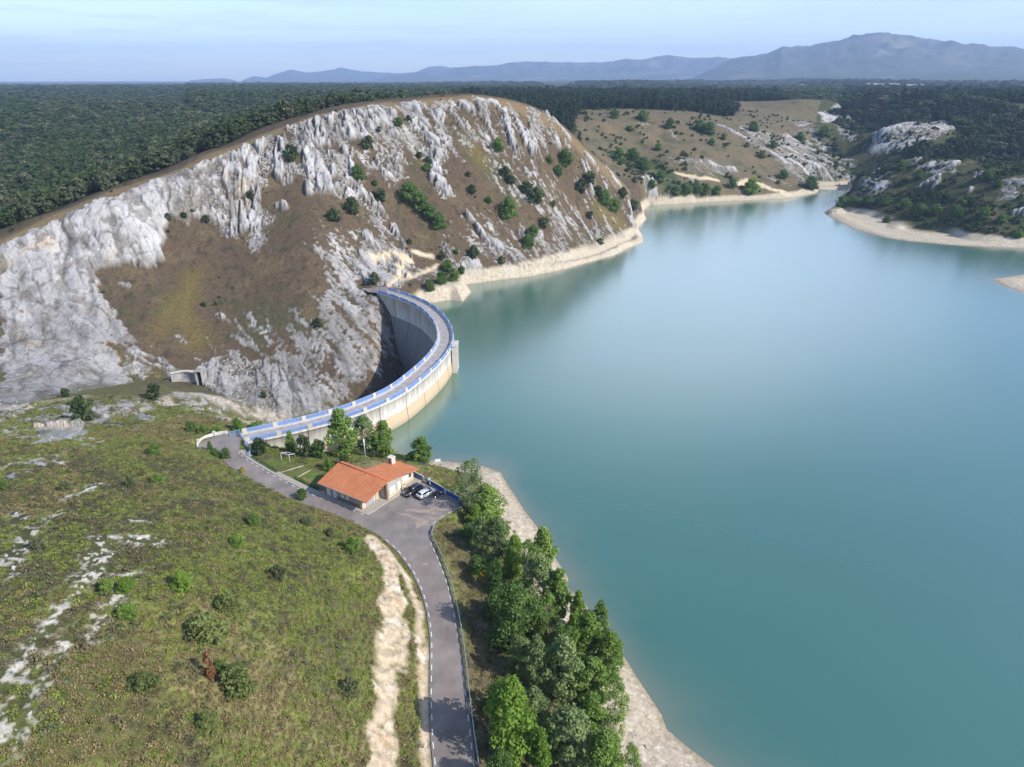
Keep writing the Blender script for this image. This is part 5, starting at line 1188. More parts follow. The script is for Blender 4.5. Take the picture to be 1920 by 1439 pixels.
BUSH = [
 ((488, 852), 824, 34, 'oak0', 'round grey-green bush beside the curved blue railing'), ((574, 856), 816, 34, 'oak1', 'tall dark bush by the dam wall left of the tallest poplar'),
 ((598, 857), 826, 40, 'bush_dark0', 'broad dark bush tight against the right of a taller bush by the dam wall'), ((769, 866), 850, 24, 'bush_green0', 'low green bush at the shore left of the single water-edge tree'),
 ((618, 881), 860, 22, 'bush_bright', 'bright green bush touching the left end of the orange roof'), ((646, 874), 853, 22, 'oak2', 'grey-green bush peeping over the ridge of the house'),
 ((446, 810), 785, 22, 'bush_bright', 'upright bright bush just above the blue corner railing'), ((478, 808), 794, 32, 'bush_bright', 'wide bright green bush along the outer dam railing'),
 ((358, 808), 792, 26, 'bush_dark1', 'dark green bush above the low white wall'), ((384, 812), 797, 22, 'bush_bright', 'light green bush between the dark one and the low white wall'),
 ((408, 812), 799, 24, 'bush_green1', 'mid green bush at the crest of the low white wall'), ((395, 846), 828, 14, 'conifer', 'little upright conifer beside the turning circle'),
 ((404, 857), 842, 22, 'bush_dark0', 'dark bush on the left verge of the lane below the turning circle'), ((424, 859), 841, 22, 'bush_dark1', 'spiky dark bush at the inner bend of the lane'),
 ((290, 750), 721, 28, 'oak0', 'dark bush on the grassy brow just below the outlet wall'), ((159, 790), 745, 44, 'oak1', 'largest dark bush on the left brow below the white rocks'),
 ((124, 745), 727, 18, 'oak2', 'small dark bush growing from the pale rocks at far left'), ((292, 853), 833, 26, 'bush_green0', 'round green bush alone on the upper turf slope'),
 ((345, 1106), 1072, 40, 'bush_bright', 'neat round bright green bush in the middle of the hillside'), ((199, 1110), 1088, 30, 'bush_green1', 'left one of two low green bushes touching under the white bare patch'),
 ((236, 1109), 1088, 36, 'bush_bright', 'right one of two low green bushes touching under the white bare patch'), ((476, 984), 965, 28, 'bush_dark1', 'small dark green bush on the upper turf left of the house'),
 ((446, 1022), 1004, 34, 'bush_green0', 'flat green bush below the small dark one on the upper turf'), ((660, 1035), 1010, 34, 'bush_green1', 'rounded green bush near the brow above the road cut'),
 ((574, 984), 970, 30, 'low_dark', 'low grey-green shrub on the brow behind the lane'), ((430, 1146), 1116, 56, 'juniper', 'feathery olive juniper right of the neat round bright bush'),
 ((385, 1195), 1160, 92, 'juniper', 'wide sprawling juniper mat in the centre of the hillside'), ((446, 1292), 1250, 76, 'juniper', 'tallest juniper clump on the hillside, beside a rust-red dead shrub'),
 ((396, 1270), 1224, 24, 'rust', 'rust-red dead shrub in the centre of the hillside'), ((238, 1158), 1134, 42, 'bush_green0', 'green bush with a rusty middle on the left hillside'), ((238, 1156), 1136, 16, 'rust', 'small rusty dead sprig inside a green bush on the left hillside'),
 ((270, 1290), 1264, 60, 'juniper', 'broad low olive shrub on the lower hillside'), ((392, 1365), 1338, 48, 'juniper', 'dark olive bush near the bottom of the hillside'),
 ((566, 935), 917, 24, 'bush_dark0', 'dark bush on the left edge of the lane beside the house'), ((416, 1262), 1240, 30, 'bush_dark1', 'dark green bush at the foot of the rust-red dead shrub'), ((620, 1004), 990, 20, 'low_dark', 'grey shrub on the brow nearest the car park'),
 ((8, 918), 900, 18, 'bush_dark0', 'dark bush cut by the left edge of the picture'), ((122, 920), 905, 30, 'low_dark', 'low olive shrub left of the pale streak high on the hillside'), ((296, 906), 890, 28, 'bush_green1', 'light green spreading bush on the turf below the round lone bush'), ((246, 914), 894, 22, 'low_dark', 'grey-green shrub beside the light green spreading bush'),
 ((70, 1030), 1010, 34, 'low_dark', 'low dark shrub amid the pale stones at the far left of the hillside'), ((655, 1300), 1275, 30, 'low_dark', 'grey-green shrub on the brow of the cutting at the lower right of the hillside'), ((520, 1085), 1062, 26, 'low_dark', 'olive shrub on the turf between the round bush near the brow and the feathery juniper'),
 ((895, 1075), 1045, 44, 'bush_dark1', 'dark bush at the roadside foot of the belt, level with the bend in the beach'), ((905, 1080), 1062, 16, 'broom', 'yellow flowering broom at the foot of the belt'), ((925, 1150), 1115, 50, 'bush_dark0', 'dark thicket bush below the yellow broom'), ((878, 1010), 985, 40, 'bush_dark1', 'dark bush under the trees by the fence end'), ((985, 1180), 1140, 60, 'oak0', 'grey-green thicket bush on the lake side of the broad dark round tree'),
 ((455, 886), 876, 12, 'broom', 'small yellow broom on the left edge of the lane'), ((880, 935), 915, 24, 'bush_dark0', 'dark bush behind the right end of the blue fence'), ((1085, 1290), 1258, 50, 'bush_dark1', 'dark thicket bush between the forked pale tree and the shore'), ((1040, 1390), 1350, 60, 'bush_dark0', 'dark thicket bush under the pale spreading tree low in the belt'), ((925, 1330), 1290, 50, 'bush_dark1', 'dark thicket bush above the large bright yellow-green tree'),
]
for uv, vt, w, key, lab in BUSH: plant('bush', uv, vt, w, key, lab, 'bush')
RIDGE = [
 (546, 303, 36, 'below the crest grass, left of the first tall rib'), (690, 279, 28, 'in the hollow between two broad white ribs'), (711, 248, 12, 'tall and thin, on the face of the broad white crest rib'), (672, 338, 34, 'long and dark on the lower edge of the big slab'), (703, 350, 14, 'small, right of the long dark one by the big slab'),
 (712, 378, 30, 'drawn out down the gully beside the slab tip'), (661, 402, 36, 'tallest, standing alone above the scree'), (627, 416, 28, 'rounded, to the left of the tallest one above the scree'), (768, 378, 44, 'top of the dark line of scrub down the middle'), (788, 396, 40, 'second in the dark line of scrub down the middle'), (806, 412, 34, 'third in the dark line of scrub down the middle'), (824, 430, 36, 'lowest in the dark line of scrub down the middle'),
 (801, 322, 18, 'dark, against the left side of the triangular rock'), (803, 306, 14, 'small, on top of the triangular rock'), (934, 284, 28, 'bright green and alone just under the right-hand ribs'), (878, 333, 12, 'tiny and round in open grass right of the triangular rock'), (886, 364, 20, 'round, in the open grass above the lower slabs'), (953, 408, 44, 'biggest, round and nearly black, on the right slope'), (916, 383, 16, 'small and grey, left of the biggest black one'),
 (946, 332, 22, 'at the head of a line down the right slope'), (956, 346, 22, 'second in a line down the right slope'), (986, 364, 26, 'grey, in the middle of the right slope'), (1004, 382, 36, 'wide and grey, under the middle of the right slope'), (1059, 311, 36, 'large and dark below the last ribs'), (1030, 308, 18, 'small, between the last ribs and the large dark one'), (1046, 330, 22, 'on the gravel streak under the large dark one'), (1104, 346, 30, 'upper one of a pair near the tip'), (1090, 362, 30, 'lower grey one of a pair near the tip'), (1122, 368, 22, 'beside a white knob near the tip'), (1134, 386, 34, 'dark and broad on the slope above the tip'), (1152, 398, 30, 'lower end of the dark band above the tip'),
 (1038, 389, 14, 'tiny, in the gravel right of the biggest black one'), (1106, 412, 18, 'small, above the shore slabs'), (990, 466, 30, 'bright dark-green clump left of the shore slabs'), (1000, 448, 30, 'clump climbing beside the tall shore slab'), (1020, 428, 24, 'grey, at the head of the tall shore slab'), (889, 484, 26, 'grey, just left of the foot of the lower slabs'), (940, 496, 16, 'small, close above the drawdown rim'), (830, 488, 18, 'at the left foot of the white shore slab'), (768, 460, 12, 'small, above the quarried bank'), (747, 238, 20, 'dark, at the head of the olive hollow'), (786, 297, 14, 'small, in the olive hollow'), (766, 228, 12, 'small, right of the olive hollow head'),
 (805, 546, 24, 'lowest of the clump by the far end of the dam'), (828, 534, 28, 'middle of the clump by the far end of the dam'), (851, 528, 28, 'waterside one of the clump by the far end of the dam'), (866, 515, 18, 'upper right one of the clump by the far end of the dam'), (840, 510, 26, 'behind the clump by the far end of the dam'), (703, 535, 26, 'low, at the end of the dam road'), (596, 614, 18, 'alone in the scree left of the dam'), (470, 374, 20, 'tucked under the great white buttress'), (316, 415, 16, 'at the foot of the left cliff'), (388, 418, 16, 'between the two great cliffs'), (345, 410, 14, 'brownish, on the ledge of the second cliff'), (495, 748, 14, 'on the white rocks by the near end of the dam'), (1126, 460, 14, 'light, close to the shore near the tip'), (1186, 395, 26, 'hanging over the cliff at the very tip'), (1168, 372, 22, 'on the grass just behind the tip'), (856, 478, 12, 'small, over the clump by the far end of the dam'),
]
for i, (u, v_, w, where) in enumerate(RIDGE):
    key = 'bush_bright' if 'bright green' in where else ('bush_dark%d' % (i % 2) if 'dark' in where or 'clump' in where or 'black' in where else 'oak%d' % (i % 3))
    plant('bush', (u, v_ - 2), v_ - 2 - w * .8, w, key, 'ridge bush, ' + where, 'bush', 'bushes on the rocky ridge')
MIDB = [
 (1268, 366, 24, 'first from the left in the dark row above the far beach'), (1286, 364, 26, 'second from the left in the dark row above the far beach'), (1305, 362, 26, 'in the middle of the dark row above the far beach'), (1324, 363, 24, 'right of the middle of the dark row above the far beach'), (1344, 364, 22, 'last at the right of the dark row above the far beach'), (1408, 362, 36, 'large and light green under the ochre bank'), (1372, 352, 22, 'dark, under the ochre bank'),
 (1160, 302, 32, 'at the left of the dark thicket on the far slope'), (1186, 300, 30, 'in the middle of the dark thicket on the far slope'), (1205, 318, 30, 'low in the dark thicket on the far slope'), (1234, 282, 18, 'round, above the dark thicket'), (1238, 340, 26, 'at the right foot of the dark thicket'), (1222, 352, 20, 'by the grey rock at the bay'), (1152, 222, 24, 'at the hilltop edge, left'), (1205, 226, 26, 'on the hilltop among brown grass'), (1256, 240, 24, 'dark, under the hilltop'), (1312, 246, 28, 'left of a pair on the upper far slope'), (1328, 252, 30, 'right of a pair on the upper far slope'), (1356, 262, 16, 'small, right of the pair on the upper far slope'), (1412, 246, 24, 'by the white crags of the far slope'), (1448, 278, 20, 'under the white crags of the far slope'), (1428, 296, 18, 'in the light grass below the crags'), (1500, 262, 20, 'tucked among the crags near the gorge'), (1520, 354, 30, 'green, on the last point before the narrows'), (1182, 246, 14, 'tiny, on the brown upper slope'), (1334, 272, 16, 'round, in the middle of the open far slope'), (1400, 276, 12, 'tiny, in the open far slope'), (1545, 255, 26, 'dark, between the gorge crags'), (1468, 335, 22, 'dark, right of the ochre bank'),
]
for i, (u, v_, w, where) in enumerate(MIDB):
    plant('bush', (u, v_), v_ - w * .75, w, 'bush_bright' if 'light green' in where else ('bush_dark%d' % (i % 2)), 'distant bush, ' + where, 'bush', 'bushes on the far hill')
RIGHTB = [
 (1578, 388, 28, 'at the lake point, lowest'), (1598, 386, 24, 'second from the lake point along the sand'), (1624, 384, 26, 'third along the slope above the sand'), (1660, 384, 24, 'mid slope, left'), (1694, 392, 26, 'mid slope, near the sand top'), (1722, 404, 30, 'dark, above the middle of the sand'), (1752, 402, 26, 'round, right of the middle of the sand'), (1788, 410, 34, 'large and dark on the lower right slope'), (1806, 386, 14, 'small and yellow-green on the right slope'), (1842, 412, 30, 'dark, low on the right slope'), (1875, 420, 24, 'near the right frame edge, low'), (1662, 418, 18, 'small, at the edge of the sand'), (1870, 352, 20, 'high on the right, below the grey outcrop'), (1690, 318, 22, 'under the left rock of the brow'), (1722, 336, 22, 'in the hollow below the brow'), (1850, 338, 26, 'on the right shoulder of the brow'), (1906, 446, 22, 'at the right frame edge, just above the sand'),
]
for i, (u, v_, w, where) in enumerate(RIGHTB):
    plant('bush', (u, v_), v_ - w * .75, w, 'bush_bright' if 'yellow-green' in where else 'bush_dark%d' % (i % 2), 'bush on the right hill, ' + where, 'bush', 'bushes on the right-hand hill')
# hedges beside the pavement
def hedge(a, b, label, seed):
    A, B = at_z(*a, 8.05), at_z(*b, 8.05); L_ = float(np.linalg.norm(B - A)); rs = np.random.RandomState(seed); n_ = int(L_ * 210); P = np.stack([rs.rand(n_) * L_, (rs.rand(n_) - .5) * .8, .05 + rs.rand(n_) ** .7 * .8], 1)
    V, F_ = leaf_quads(P, np.full(n_, .11), rs); e = empty('hedge', tuple(A), math.atan2(B[1] - A[1], B[0] - A[0]), label, 'hedge', 'clipped hedges along the pavement'); foliage('foliage', V, F_, np.repeat(rs.rand(n_), 4), LM_DARK, e)
    mb = MB()
    for q in np.arange(.4, L_, .8): mb.tube([(q, 0, -.2), (q + .05, 0, .6)], [.04, .015], 5)
    mb.build('stems', BARKD, e)['kind'] = 'stuff'
hedge((473, 861), (521, 890), 'long low clipped hedge beside the pavement nearer the dam', 5); hedge((553, 900), (598, 922), 'short clipped hedge between the pavement and the left end of the house', 6)

# ------------------------------------------------------------------ woods, heath and stones too many to count: scattered with geometry nodes
def scatter(name, P, scl, rot, protos, kind='stuff'):
    me = bpy.data.meshes.new(name); me.vertices.add(len(P)); me.vertices.foreach_set('co', np.asarray(P, np.float32).ravel())
    a = me.attributes.new('scl', 'FLOAT_VECTOR', 'POINT'); a.data.foreach_set('vector', np.asarray(scl, np.float32).ravel())
    a = me.attributes.new('rot', 'FLOAT_VECTOR', 'POINT'); a.data.foreach_set('vector', np.asarray(rot, np.float32).ravel())
    o = bpy.data.objects.new(name, me); C.objects.link(o); tag(o, kind=kind)
    g = bpy.data.node_groups.new(name, 'GeometryNodeTree'); g.interface.new_socket('Geometry', in_out='INPUT', socket_type='NodeSocketGeometry'); g.interface.new_socket('Geometry', in_out='OUTPUT', socket_type='NodeSocketGeometry')
    N = g.nodes.new; L = g.links.new; gi, go_ = N('NodeGroupInput'), N('NodeGroupOutput'); jn = N('GeometryNodeGeometryToInstance'); ip = N('GeometryNodeInstanceOnPoints')
    for p in protos: q = N('GeometryNodeObjectInfo'); q.inputs['Object'].default_value = p; q.inputs['As Instance'].default_value = True; L(q.outputs['Geometry'], jn.inputs[0])
    ns_ = N('GeometryNodeInputNamedAttribute'); ns_.data_type = 'FLOAT_VECTOR'; ns_.inputs['Name'].default_value = 'scl'; nr_ = N('GeometryNodeInputNamedAttribute'); nr_.data_type = 'FLOAT_VECTOR'; nr_.inputs['Name'].default_value = 'rot'
    rv = N('FunctionNodeRandomValue'); rv.data_type = 'INT'; rv.inputs[4].default_value = 0; rv.inputs[5].default_value = len(protos) - 1
    if len(protos) > 1: ji = N('GeometryNodeJoinGeometry'); 
    L(gi.outputs[0], ip.inputs['Points'])
    if len(protos) > 1:
        g.nodes.remove(jn); 
        for nd in [x for x in g.nodes if x.bl_idname == 'GeometryNodeObjectInfo']: L(nd.outputs['Geometry'], ji.inputs[0])
        L(ji.outputs[0], ip.inputs['Instance']); ip.inputs['Pick Instance'].default_value = True; L(rv.outputs[2], ip.inputs['Instance Index'])
    else:
        nd = [x for x in g.nodes if x.bl_idname == 'GeometryNodeObjectInfo'][0]; g.nodes.remove(jn); L(nd.outputs['Geometry'], ip.inputs['Instance'])
    L(nr_.outputs[0], ip.inputs['Rotation']); L(ns_.outputs[0], ip.inputs['Scale']); L(ip.outputs['Instances'], go_.inputs[0])
    md = o.modifiers.new('scatter', 'NODES'); md.node_group = g
    return o
def unlinked(o): C.objects.unlink(o); return o
def crown_only(name, seed, h, rad, base, clumps, per, size, shape, lm, spread=.2, hollow=.2):
    rs = np.random.RandomState(seed); V, F_, tone, cs = crown_data(rs, h, rad, base, clumps, per, size, shape, hollow, spread); return unlinked(foliage(name, V, F_, tone, lm))
def polar_points(rs, r0, r1, a0, a1, step):
    """points between two ranges, spaced step(r) metres apart on average"""
    out = []; r = r0
    while r < r1:
        s = step(r); n = max(1, int(r * (a1 - a0) / s)); a = a0 + (np.arange(n) + rs.rand(n)) / n * (a1 - a0); q = r + (rs.rand(n) - .5) * s; out.append(np.stack([q * np.sin(a), q * np.cos(a)], 1)); r += s
    return np.concatenate(out)
rs = np.random.RandomState(3)
Pf = polar_points(rs, 330, 4600, R(-50), R(50), lambda r: max(6.2, r * .0092))
hb = hbase(Pf[:, 0], Pf[:, 1]); Mf = cover(Pf[:, 0], Pf[:, 1], hb); fm = forest_mask(Pf[:, 0], Pf[:, 1], Mf['w1'])
dens = fbm(Pf[:, 0] / 90, Pf[:, 1] / 90, 401, 3); k = (fm > .35 + .25 * rs.rand(len(Pf))) & (hb > 1) & (dens > -.42 - .3 * rs.rand(len(Pf)))
Pf, hb = Pf[k], hb[k]; hz = hb + relief(Pf[:, 0], Pf[:, 1], hb, {q: v_[k] for q, v_ in Mf.items()}); rf = np.hypot(Pf[:, 0], Pf[:, 1]); azf = np.degrees(np.arctan2(Pf[:, 0], Pf[:, 1]))
wide = np.clip(rf / 450, 1.35, 7) * (.6 + .6 * rs.rand(len(Pf))); big = fbm(Pf[:, 0] / 40, Pf[:, 1] / 40, 411, 2)
tall = 1.12 * (.75 + .5 * rs.rand(len(Pf)) + .35 * big) * np.clip(rf / 1800, 1, 1.12)
co = np.concatenate([Pf, hz[:, None] - .4], 1); sc = np.stack([wide, wide, tall], 1); ro = np.stack([rs.randn(len(Pf)) * .06, rs.randn(len(Pf)) * .06, rs.rand(len(Pf)) * 6.28], 1)
pine = ((azf > -4) & (azf < 20) & (rf < 1500)) | ((azf > 24) & (rf > 700) & (big > .0))
oakp = [crown_only('oak_crown', 500 + i, 6.5, 3.4, .6, 38, 30, .46, 'round', LM_FOR, .17, .3) for i in range(5)]
pinp = [crown_only('pine_crown', 520 + i, 9, 2.7, .8, 36, 28, .44, 'cone' if i else 'ovoid', LM_PINE, .17) for i in range(3)]
lt = fbm(Pf[:, 0] / 55, Pf[:, 1] / 70, 415, 3) + .25 * rs.randn(len(Pf)) > -.02
oakd = [crown_only('dark_oak_crown', 510 + i, 7.5, 3.6, .6, 44, 30, .48, 'round', LM_OAK, .17, .3) for i in range(3)]
sc[lt] *= (.75 + .55 * rs.rand(int(lt.sum())) ** 2)[:, None]
scatter('oak_forest', co[~pine & lt], sc[~pine & lt], ro[~pine & lt], oakp); scatter('dark_oak_forest', co[~pine & ~lt], sc[~pine & ~lt], ro[~pine & ~lt], oakd); scatter('pine_forest', co[pine], sc[pine] * np.array([.85, .85, 1]), ro[pine], pinp)
print('forest', len(co))
# dwarf scrub on the far slopes
Ps = polar_points(rs, 205, 900, R(-45), R(47), lambda r: max(1.5, r * .0052)); hb = hbase(Ps[:, 0], Ps[:, 1]); Ms = cover(Ps[:, 0], Ps[:, 1], hb); fm = forest_mask(Ps[:, 0], Ps[:, 1], Ms['w1'])
n1 = fbm(Ps[:, 0] / 26, Ps[:, 1] / 26, 421, 3); n2 = fbm(Ps[:, 0] / 7, Ps[:, 1] / 7, 431, 2); rt = (Ps[:, 0] > 150) & (Ps[:, 1] > 270) & (Ps[:, 0] > Ps[:, 1] * .44 - 10); md_ = (Ps[:, 1] > 500) & ~rt
pr = np.where(rt, .30 + 1.1 * n1 + .5 * n2, np.where(md_, .02 + .8 * n1 + .3 * n2, -.12 + .5 * n1 + .35 * n2)) + Ms['greenm'] * .4
k = (rs.rand(len(Ps)) < pr) & (hb > np.where(rt, 3.6, 5)) & (fm < .5) & (Ms['rock'] < np.where(md_ | rt, .8, .5)) & (Ms['tan'] < .3)
Ps, hb = Ps[k], hb[k]; hz = hb + relief(Ps[:, 0], Ps[:, 1], hb, {q: v_[k] for q, v_ in Ms.items()}); r_ = np.hypot(Ps[:, 0], Ps[:, 1])
s_ = np.where(rt[k], .9 + 1.0 * rs.rand(len(Ps)) ** 2, np.where(md_[k], .8 + .9 * rs.rand(len(Ps)) ** 2, .35 + .55 * rs.rand(len(Ps)) ** 3))
scp = [crown_only('scrub_crown', 540 + i, 1.6, 1.3, .0, 18, 16, .26, 'round', LM_OAK, .24, 0) for i in range(3)]
scatter('scrub', np.concatenate([Ps, hz[:, None] - .15], 1), np.stack([s_ * (.8 + .5 * rs.rand(len(s_))), s_ * (.8 + .5 * rs.rand(len(s_))), s_], 1), np.stack([0 * s_, 0 * s_, rs.rand(len(s_)) * 6.28], 1), scp)
print('scrub', len(Ps))
# turf and heath on the near hillside
Ph = polar_points(rs, 34, 225, R(-50), R(9), lambda r: .40 + r * .0021); x, y = Ph[:, 0], Ph[:, 1]; hb = hbase(x, y); Mh = cover(x, y, hb)
sp_ = sdf(x, y, paved); sl = sdf(x, y, plat2); ok = (sp_ < -.5) & ((hb > 2.2) | ((x < -75) & (hb > -6))) & (Mh['cut'] < .35) & (Mh['bare'] < .30 + .25 * rs.rand(len(x))) & (Mh['rock'] < .5) & (sl < -.3)
ok &= ~((x > -12) & (y < 130) & (rs.rand(len(x)) > .45)); Ph, hb = Ph[ok], hb[ok]; Mh = {q: v_[ok] for q, v_ in Mh.items()}; x, y = Ph[:, 0], Ph[:, 1]
z = hb + relief(x, y, hb, Mh); n1 = fbm(x / 9, y / 9, 441, 3) + .5 * fbm(x / 2.2, y / 2.2, 445, 2); n2 = fbm(x / 22, y / 22, 451, 3); u_ = rs.rand(len(x))
left = smooth(-28, -60, x) * smooth(135, 110, y); vg = Mh['verge'] > .3
t_heath = n1 + .35 * left + .25 * rs.randn(len(x)) > .44; t_straw = ~t_heath & ((n2 + .5 * rs.randn(len(x)) * .5 > .14) | (vg & (u_ > .3))); t_sage = ~t_heath & ~t_straw & (u_ < .22); t_grass = ~t_heath & ~t_straw & ~t_sage
def tuft(seed, n_, rad, h, size, lm, up):
    q = np.random.RandomState(seed); a = q.rand(n_) * 6.28; d = q.rand(n_) ** .6 * rad; P = np.stack([d * np.cos(a), d * np.sin(a), .02 + h * q.rand(n_) * (1 - .6 * (d / rad) ** 2)], 1); V, F_ = leaf_quads(P, np.full(n_, size), q, up=up); return unlinked(foliage('tuft', V, F_, np.repeat(q.rand(n_), 4), lm))
for nm, k, lm, h, rad, sz in (('heath', t_heath, LM_HEATH, .42, .50, .10), ('dry_grass', t_straw, LM_STRAW, .32, .48, .11), ('grey_shrublets', t_sage, LM_SAGE, .40, .42, .09), ('grass', t_grass, LM_GRASS, .28, .50, .11)):
    pr_ = [tuft(600 + i, 60, rad, h, sz, lm, .4) for i in range(3)]; m_ = int(k.sum()); s_ = .55 + .75 * rs.rand(m_) ** 1.5
    if nm in ('heath', 'grey_shrublets'): s_ = .5 + 1.0 * rs.rand(m_) ** 2
    scatter(nm, np.concatenate([Ph[k], z[k][:, None] - .05], 1), np.stack([s_, s_, s_ * (.7 + .6 * rs.rand(m_))], 1), np.stack([0 * s_, 0 * s_, rs.rand(m_) * 6.28], 1), pr_); print(nm, m_)
# stones on beaches, bare ground and scree
def stone(seed):
    q = np.random.RandomState(seed); b = bmesh.new(); bmesh.ops.create_icosphere(b, subdivisions=1, radius=1)
    for v_ in b.verts: v_.co *= .65 + .6 * q.rand(); v_.co.z *= .6
    me = bpy.data.meshes.new('stone'); b.to_mesh(me); b.free(); me.materials.append(mat('limestone', (.42, .40, .37), .95, var=.15, scale=1.5)); return bpy.data.objects.new('stone', me)
Pb = polar_points(rs, 40, 320, R(-48), R(30), lambda r: .55 + r * .003); x, y = Pb[:, 0], Pb[:, 1]; hb = hbase(x, y); Mb = cover(x, y, hb); sp_ = sdf(x, y, paved)
pb = np.where((hb < 3.4) & (hb > .1) & (x > -20), .25 * (fbm(x / 5, y / 5, 461, 2) > .0), 0) + .35 * (Mb['bare'] > .5) + .22 * (Mb['cut'] > .4) + .12 * (Mb['rock'] > .4) * (y < 260)
k = (rs.rand(len(x)) < pb) & (sp_ < -.4) & ((hb > .05) | (x < -18)); Pb, hb = Pb[k], hb[k]; z = hb + relief(Pb[:, 0], Pb[:, 1], hb, {q: v_[k] for q, v_ in Mb.items()}); s_ = .07 + .38 * rs.rand(len(Pb)) ** 4
scatter('stones', np.concatenate([Pb, z[:, None]], 1), np.stack([s_, s_, s_], 1), rs.rand(len(Pb), 3) * 6.28, [stone(i) for i in range(4)]); print('stones', len(Pb))

# ------------------------------------------------------------------ vehicles
RUBBER = mat('tyre_rubber', (.02, .02, .021), .85); RIM = mat('alloy_rim', (.5, .51, .52), .35, .8); CHROME = mat('chrome', (.6, .6, .62), .2, .95); LAMP = mat('headlight_glass', (.75, .77, .8), .1, spec=.8); RED = mat('tail_light_red', (.45, .02, .015), .25); PLATE = mat('blank_plate', (.75, .75, .72), .5); TRIM = mat('black_trim', (.018, .018, .02), .6); CGL = mat('car_glass', (.012, .016, .02), .05, spec=.9)
def loft(rings):
    mb = MB(); n = len(rings[0]); k = 0
    for r in rings: mb.v += [tuple(p) for p in r]
    for i in range(len(rings) - 1):
        for j in range(n): mb.f.append([i * n + j, i * n + (j + 1) % n, (i + 1) * n + (j + 1) % n, (i + 1) * n + j]); mb.m.append(0)
    mb.f.append(list(range(n))[::-1]); mb.m.append(0); mb.f.append([(len(rings) - 1) * n + j for j in range(n)]); mb.m.append(0); return mb
def car(u, v_, rz, paint, label, suv):
    p = at_z(u, v_, Zp); e = empty('parked_car', (p[0], p[1], Zp + .008), rz, label, 'car', 'cars parked beside the house')
    L_, W, H = (4.4, 1.80, 1.62) if suv else (4.25, 1.76, 1.46); hw = W / 2
    # lower body: sections along x (nose at +x)
    st = [(-L_ / 2, .50, .86, .80), (-L_ / 2 + .12, .34, .98, .93), (-L_ / 2 + .7, .24, 1.0, 1.0), (-.6, .22, .98, 1.0), (.6, .22, .96, 1.0), (L_ / 2 - 1.25, .22, .93, 1.0), (L_ / 2 - .45, .26, .84, .97), (L_ / 2 - .1, .34, .70, .86), (L_ / 2, .42, .62, .74)]
    rings = []
    for x, zb, zt, w in st:
        w = w * hw; zt = zt * (1.06 if suv else 1.0); rings.append([(x, -w * .90, zb), (x, w * .90, zb), (x, w, zb + .16), (x, w * .99, zt - .22), (x, w * .93, zt - .05), (x, w * .80, zt), (x, -w * .80, zt), (x, -w * .93, zt - .05), (x, -w * .99, zt - .22), (x, -w, zb + .16)])
    body = loft(rings).build('body', paint, e, True)
    bt = .98 * (1.06 if suv else 1); back = -L_ / 2 + (.12 if suv else .28); gh = [(back, bt - .04, .80, .80), (back + .35, H - .10, .69, .69), (back + .95, H, .66, .66), (.15, H - .01, .66, .66), (.55, H - .10, .68, .68), (1.25, bt - .06, .80, .80)]
    rings = []
    for x, z, w, _ in gh: rings.append([(x, -hw * .86, bt - .1), (x, hw * .86, bt - .1), (x, w * hw * 1.04, max(bt - .09, z - .08)), (x, w * hw * .9, z), (x, -w * hw * .9, z), (x, -w * hw * 1.04, max(bt - .09, z - .08))])
    loft(rings).build('cabin', paint, e, True)
    def pane(pts): mb = MB(); mb.poly(pts); mb.build('window', CGL, e)
    zt = H - .13; zb_ = bt + .02
    for s in (-1, 1):
        for x0, x1, t0, t1 in ((back + .42, -.12, back + .62, -.12), (-.02, 1.02, -.02, .50)):
            w0, w1 = hw * .885 * s, hw * .735 * s; pane([(x0, w0, zb_), (x1, w0, zb_), (t1, w1, zt), (t0, w1, zt)])
        mb = MB(); mb.box(.86, 1.04, s * hw * .93 - .02, s * hw * 1.12 * 1 + .02 if s > 0 else s * hw * .93 + .02, bt, bt + .13) if s > 0 else mb.box(.86, 1.04, -hw * 1.12 - .02, -hw * .93 + .02, bt, bt + .13); mb.build('mirror', paint, e, bevel=.02)
        mb = MB(); mb.box(L_ / 2 - .42, L_ / 2 - .06, s * hw * .60 - .16, s * hw * .60 + .16, .60, .76); mb.build('headlight', LAMP, e, bevel=.04)
        mb = MB(); mb.box(-L_ / 2 - .015, -L_ / 2 + .16, s * hw * .72 - .11, s * hw * .72 + .11, .66, .96); mb.build('tail_light', RED, e, bevel=.03)
        for x in (-L_ / 2 + .78, L_ / 2 - .86):
            w = empty('wheel', (x, s * (hw - .10), .325)); w.parent = e
            mb = MB(); mb.lathe([(.20, -.10), (.30, -.11), (.325, -.07), (.325, .07), (.30, .11), (.20, .10)], 20, axis='y'); mb.build('tyre', RUBBER, w, True)
            mb = MB(); mb.lathe([(.001, s * .09), (.06, s * .10), (.08, s * .075), (.18, s * .085), (.205, s * .105)], 20, axis='y'); mb.build('rim', RIM, w, True)
    pane([(1.28, -hw * .74, bt + .0), (1.28, hw * .74, bt + .0), (.58, hw * .60, H - .085), (.58, -hw * .60, H - .085)])
    pane([(back - .03, hw * .70, bt + .04), (back - .03, -hw * .70, bt + .04), (back + .31, -hw * .60, H - .13), (back + .31, hw * .60, H - .13)])
    mb = MB(); mb.box(L_ / 2 - .05, L_ / 2 + .012, -.42, .42, .50, .62); mb.build('grille', TRIM, e); mb = MB(); mb.box(L_ / 2 - .04, L_ / 2 + .02, -.26, .26, .38, .48); mb.build('licence_plate', PLATE, e); mb = MB(); mb.box(-L_ / 2 - .02, -L_ / 2 + .05, -.26, .26, .56, .67); mb.build('licence_plate', PLATE, e)
    mb = MB(); mb.box(-L_ / 2 + .02, L_ / 2 - .04, -hw * .93, hw * .93, .17, .25); mb.build('sill', TRIM, e)
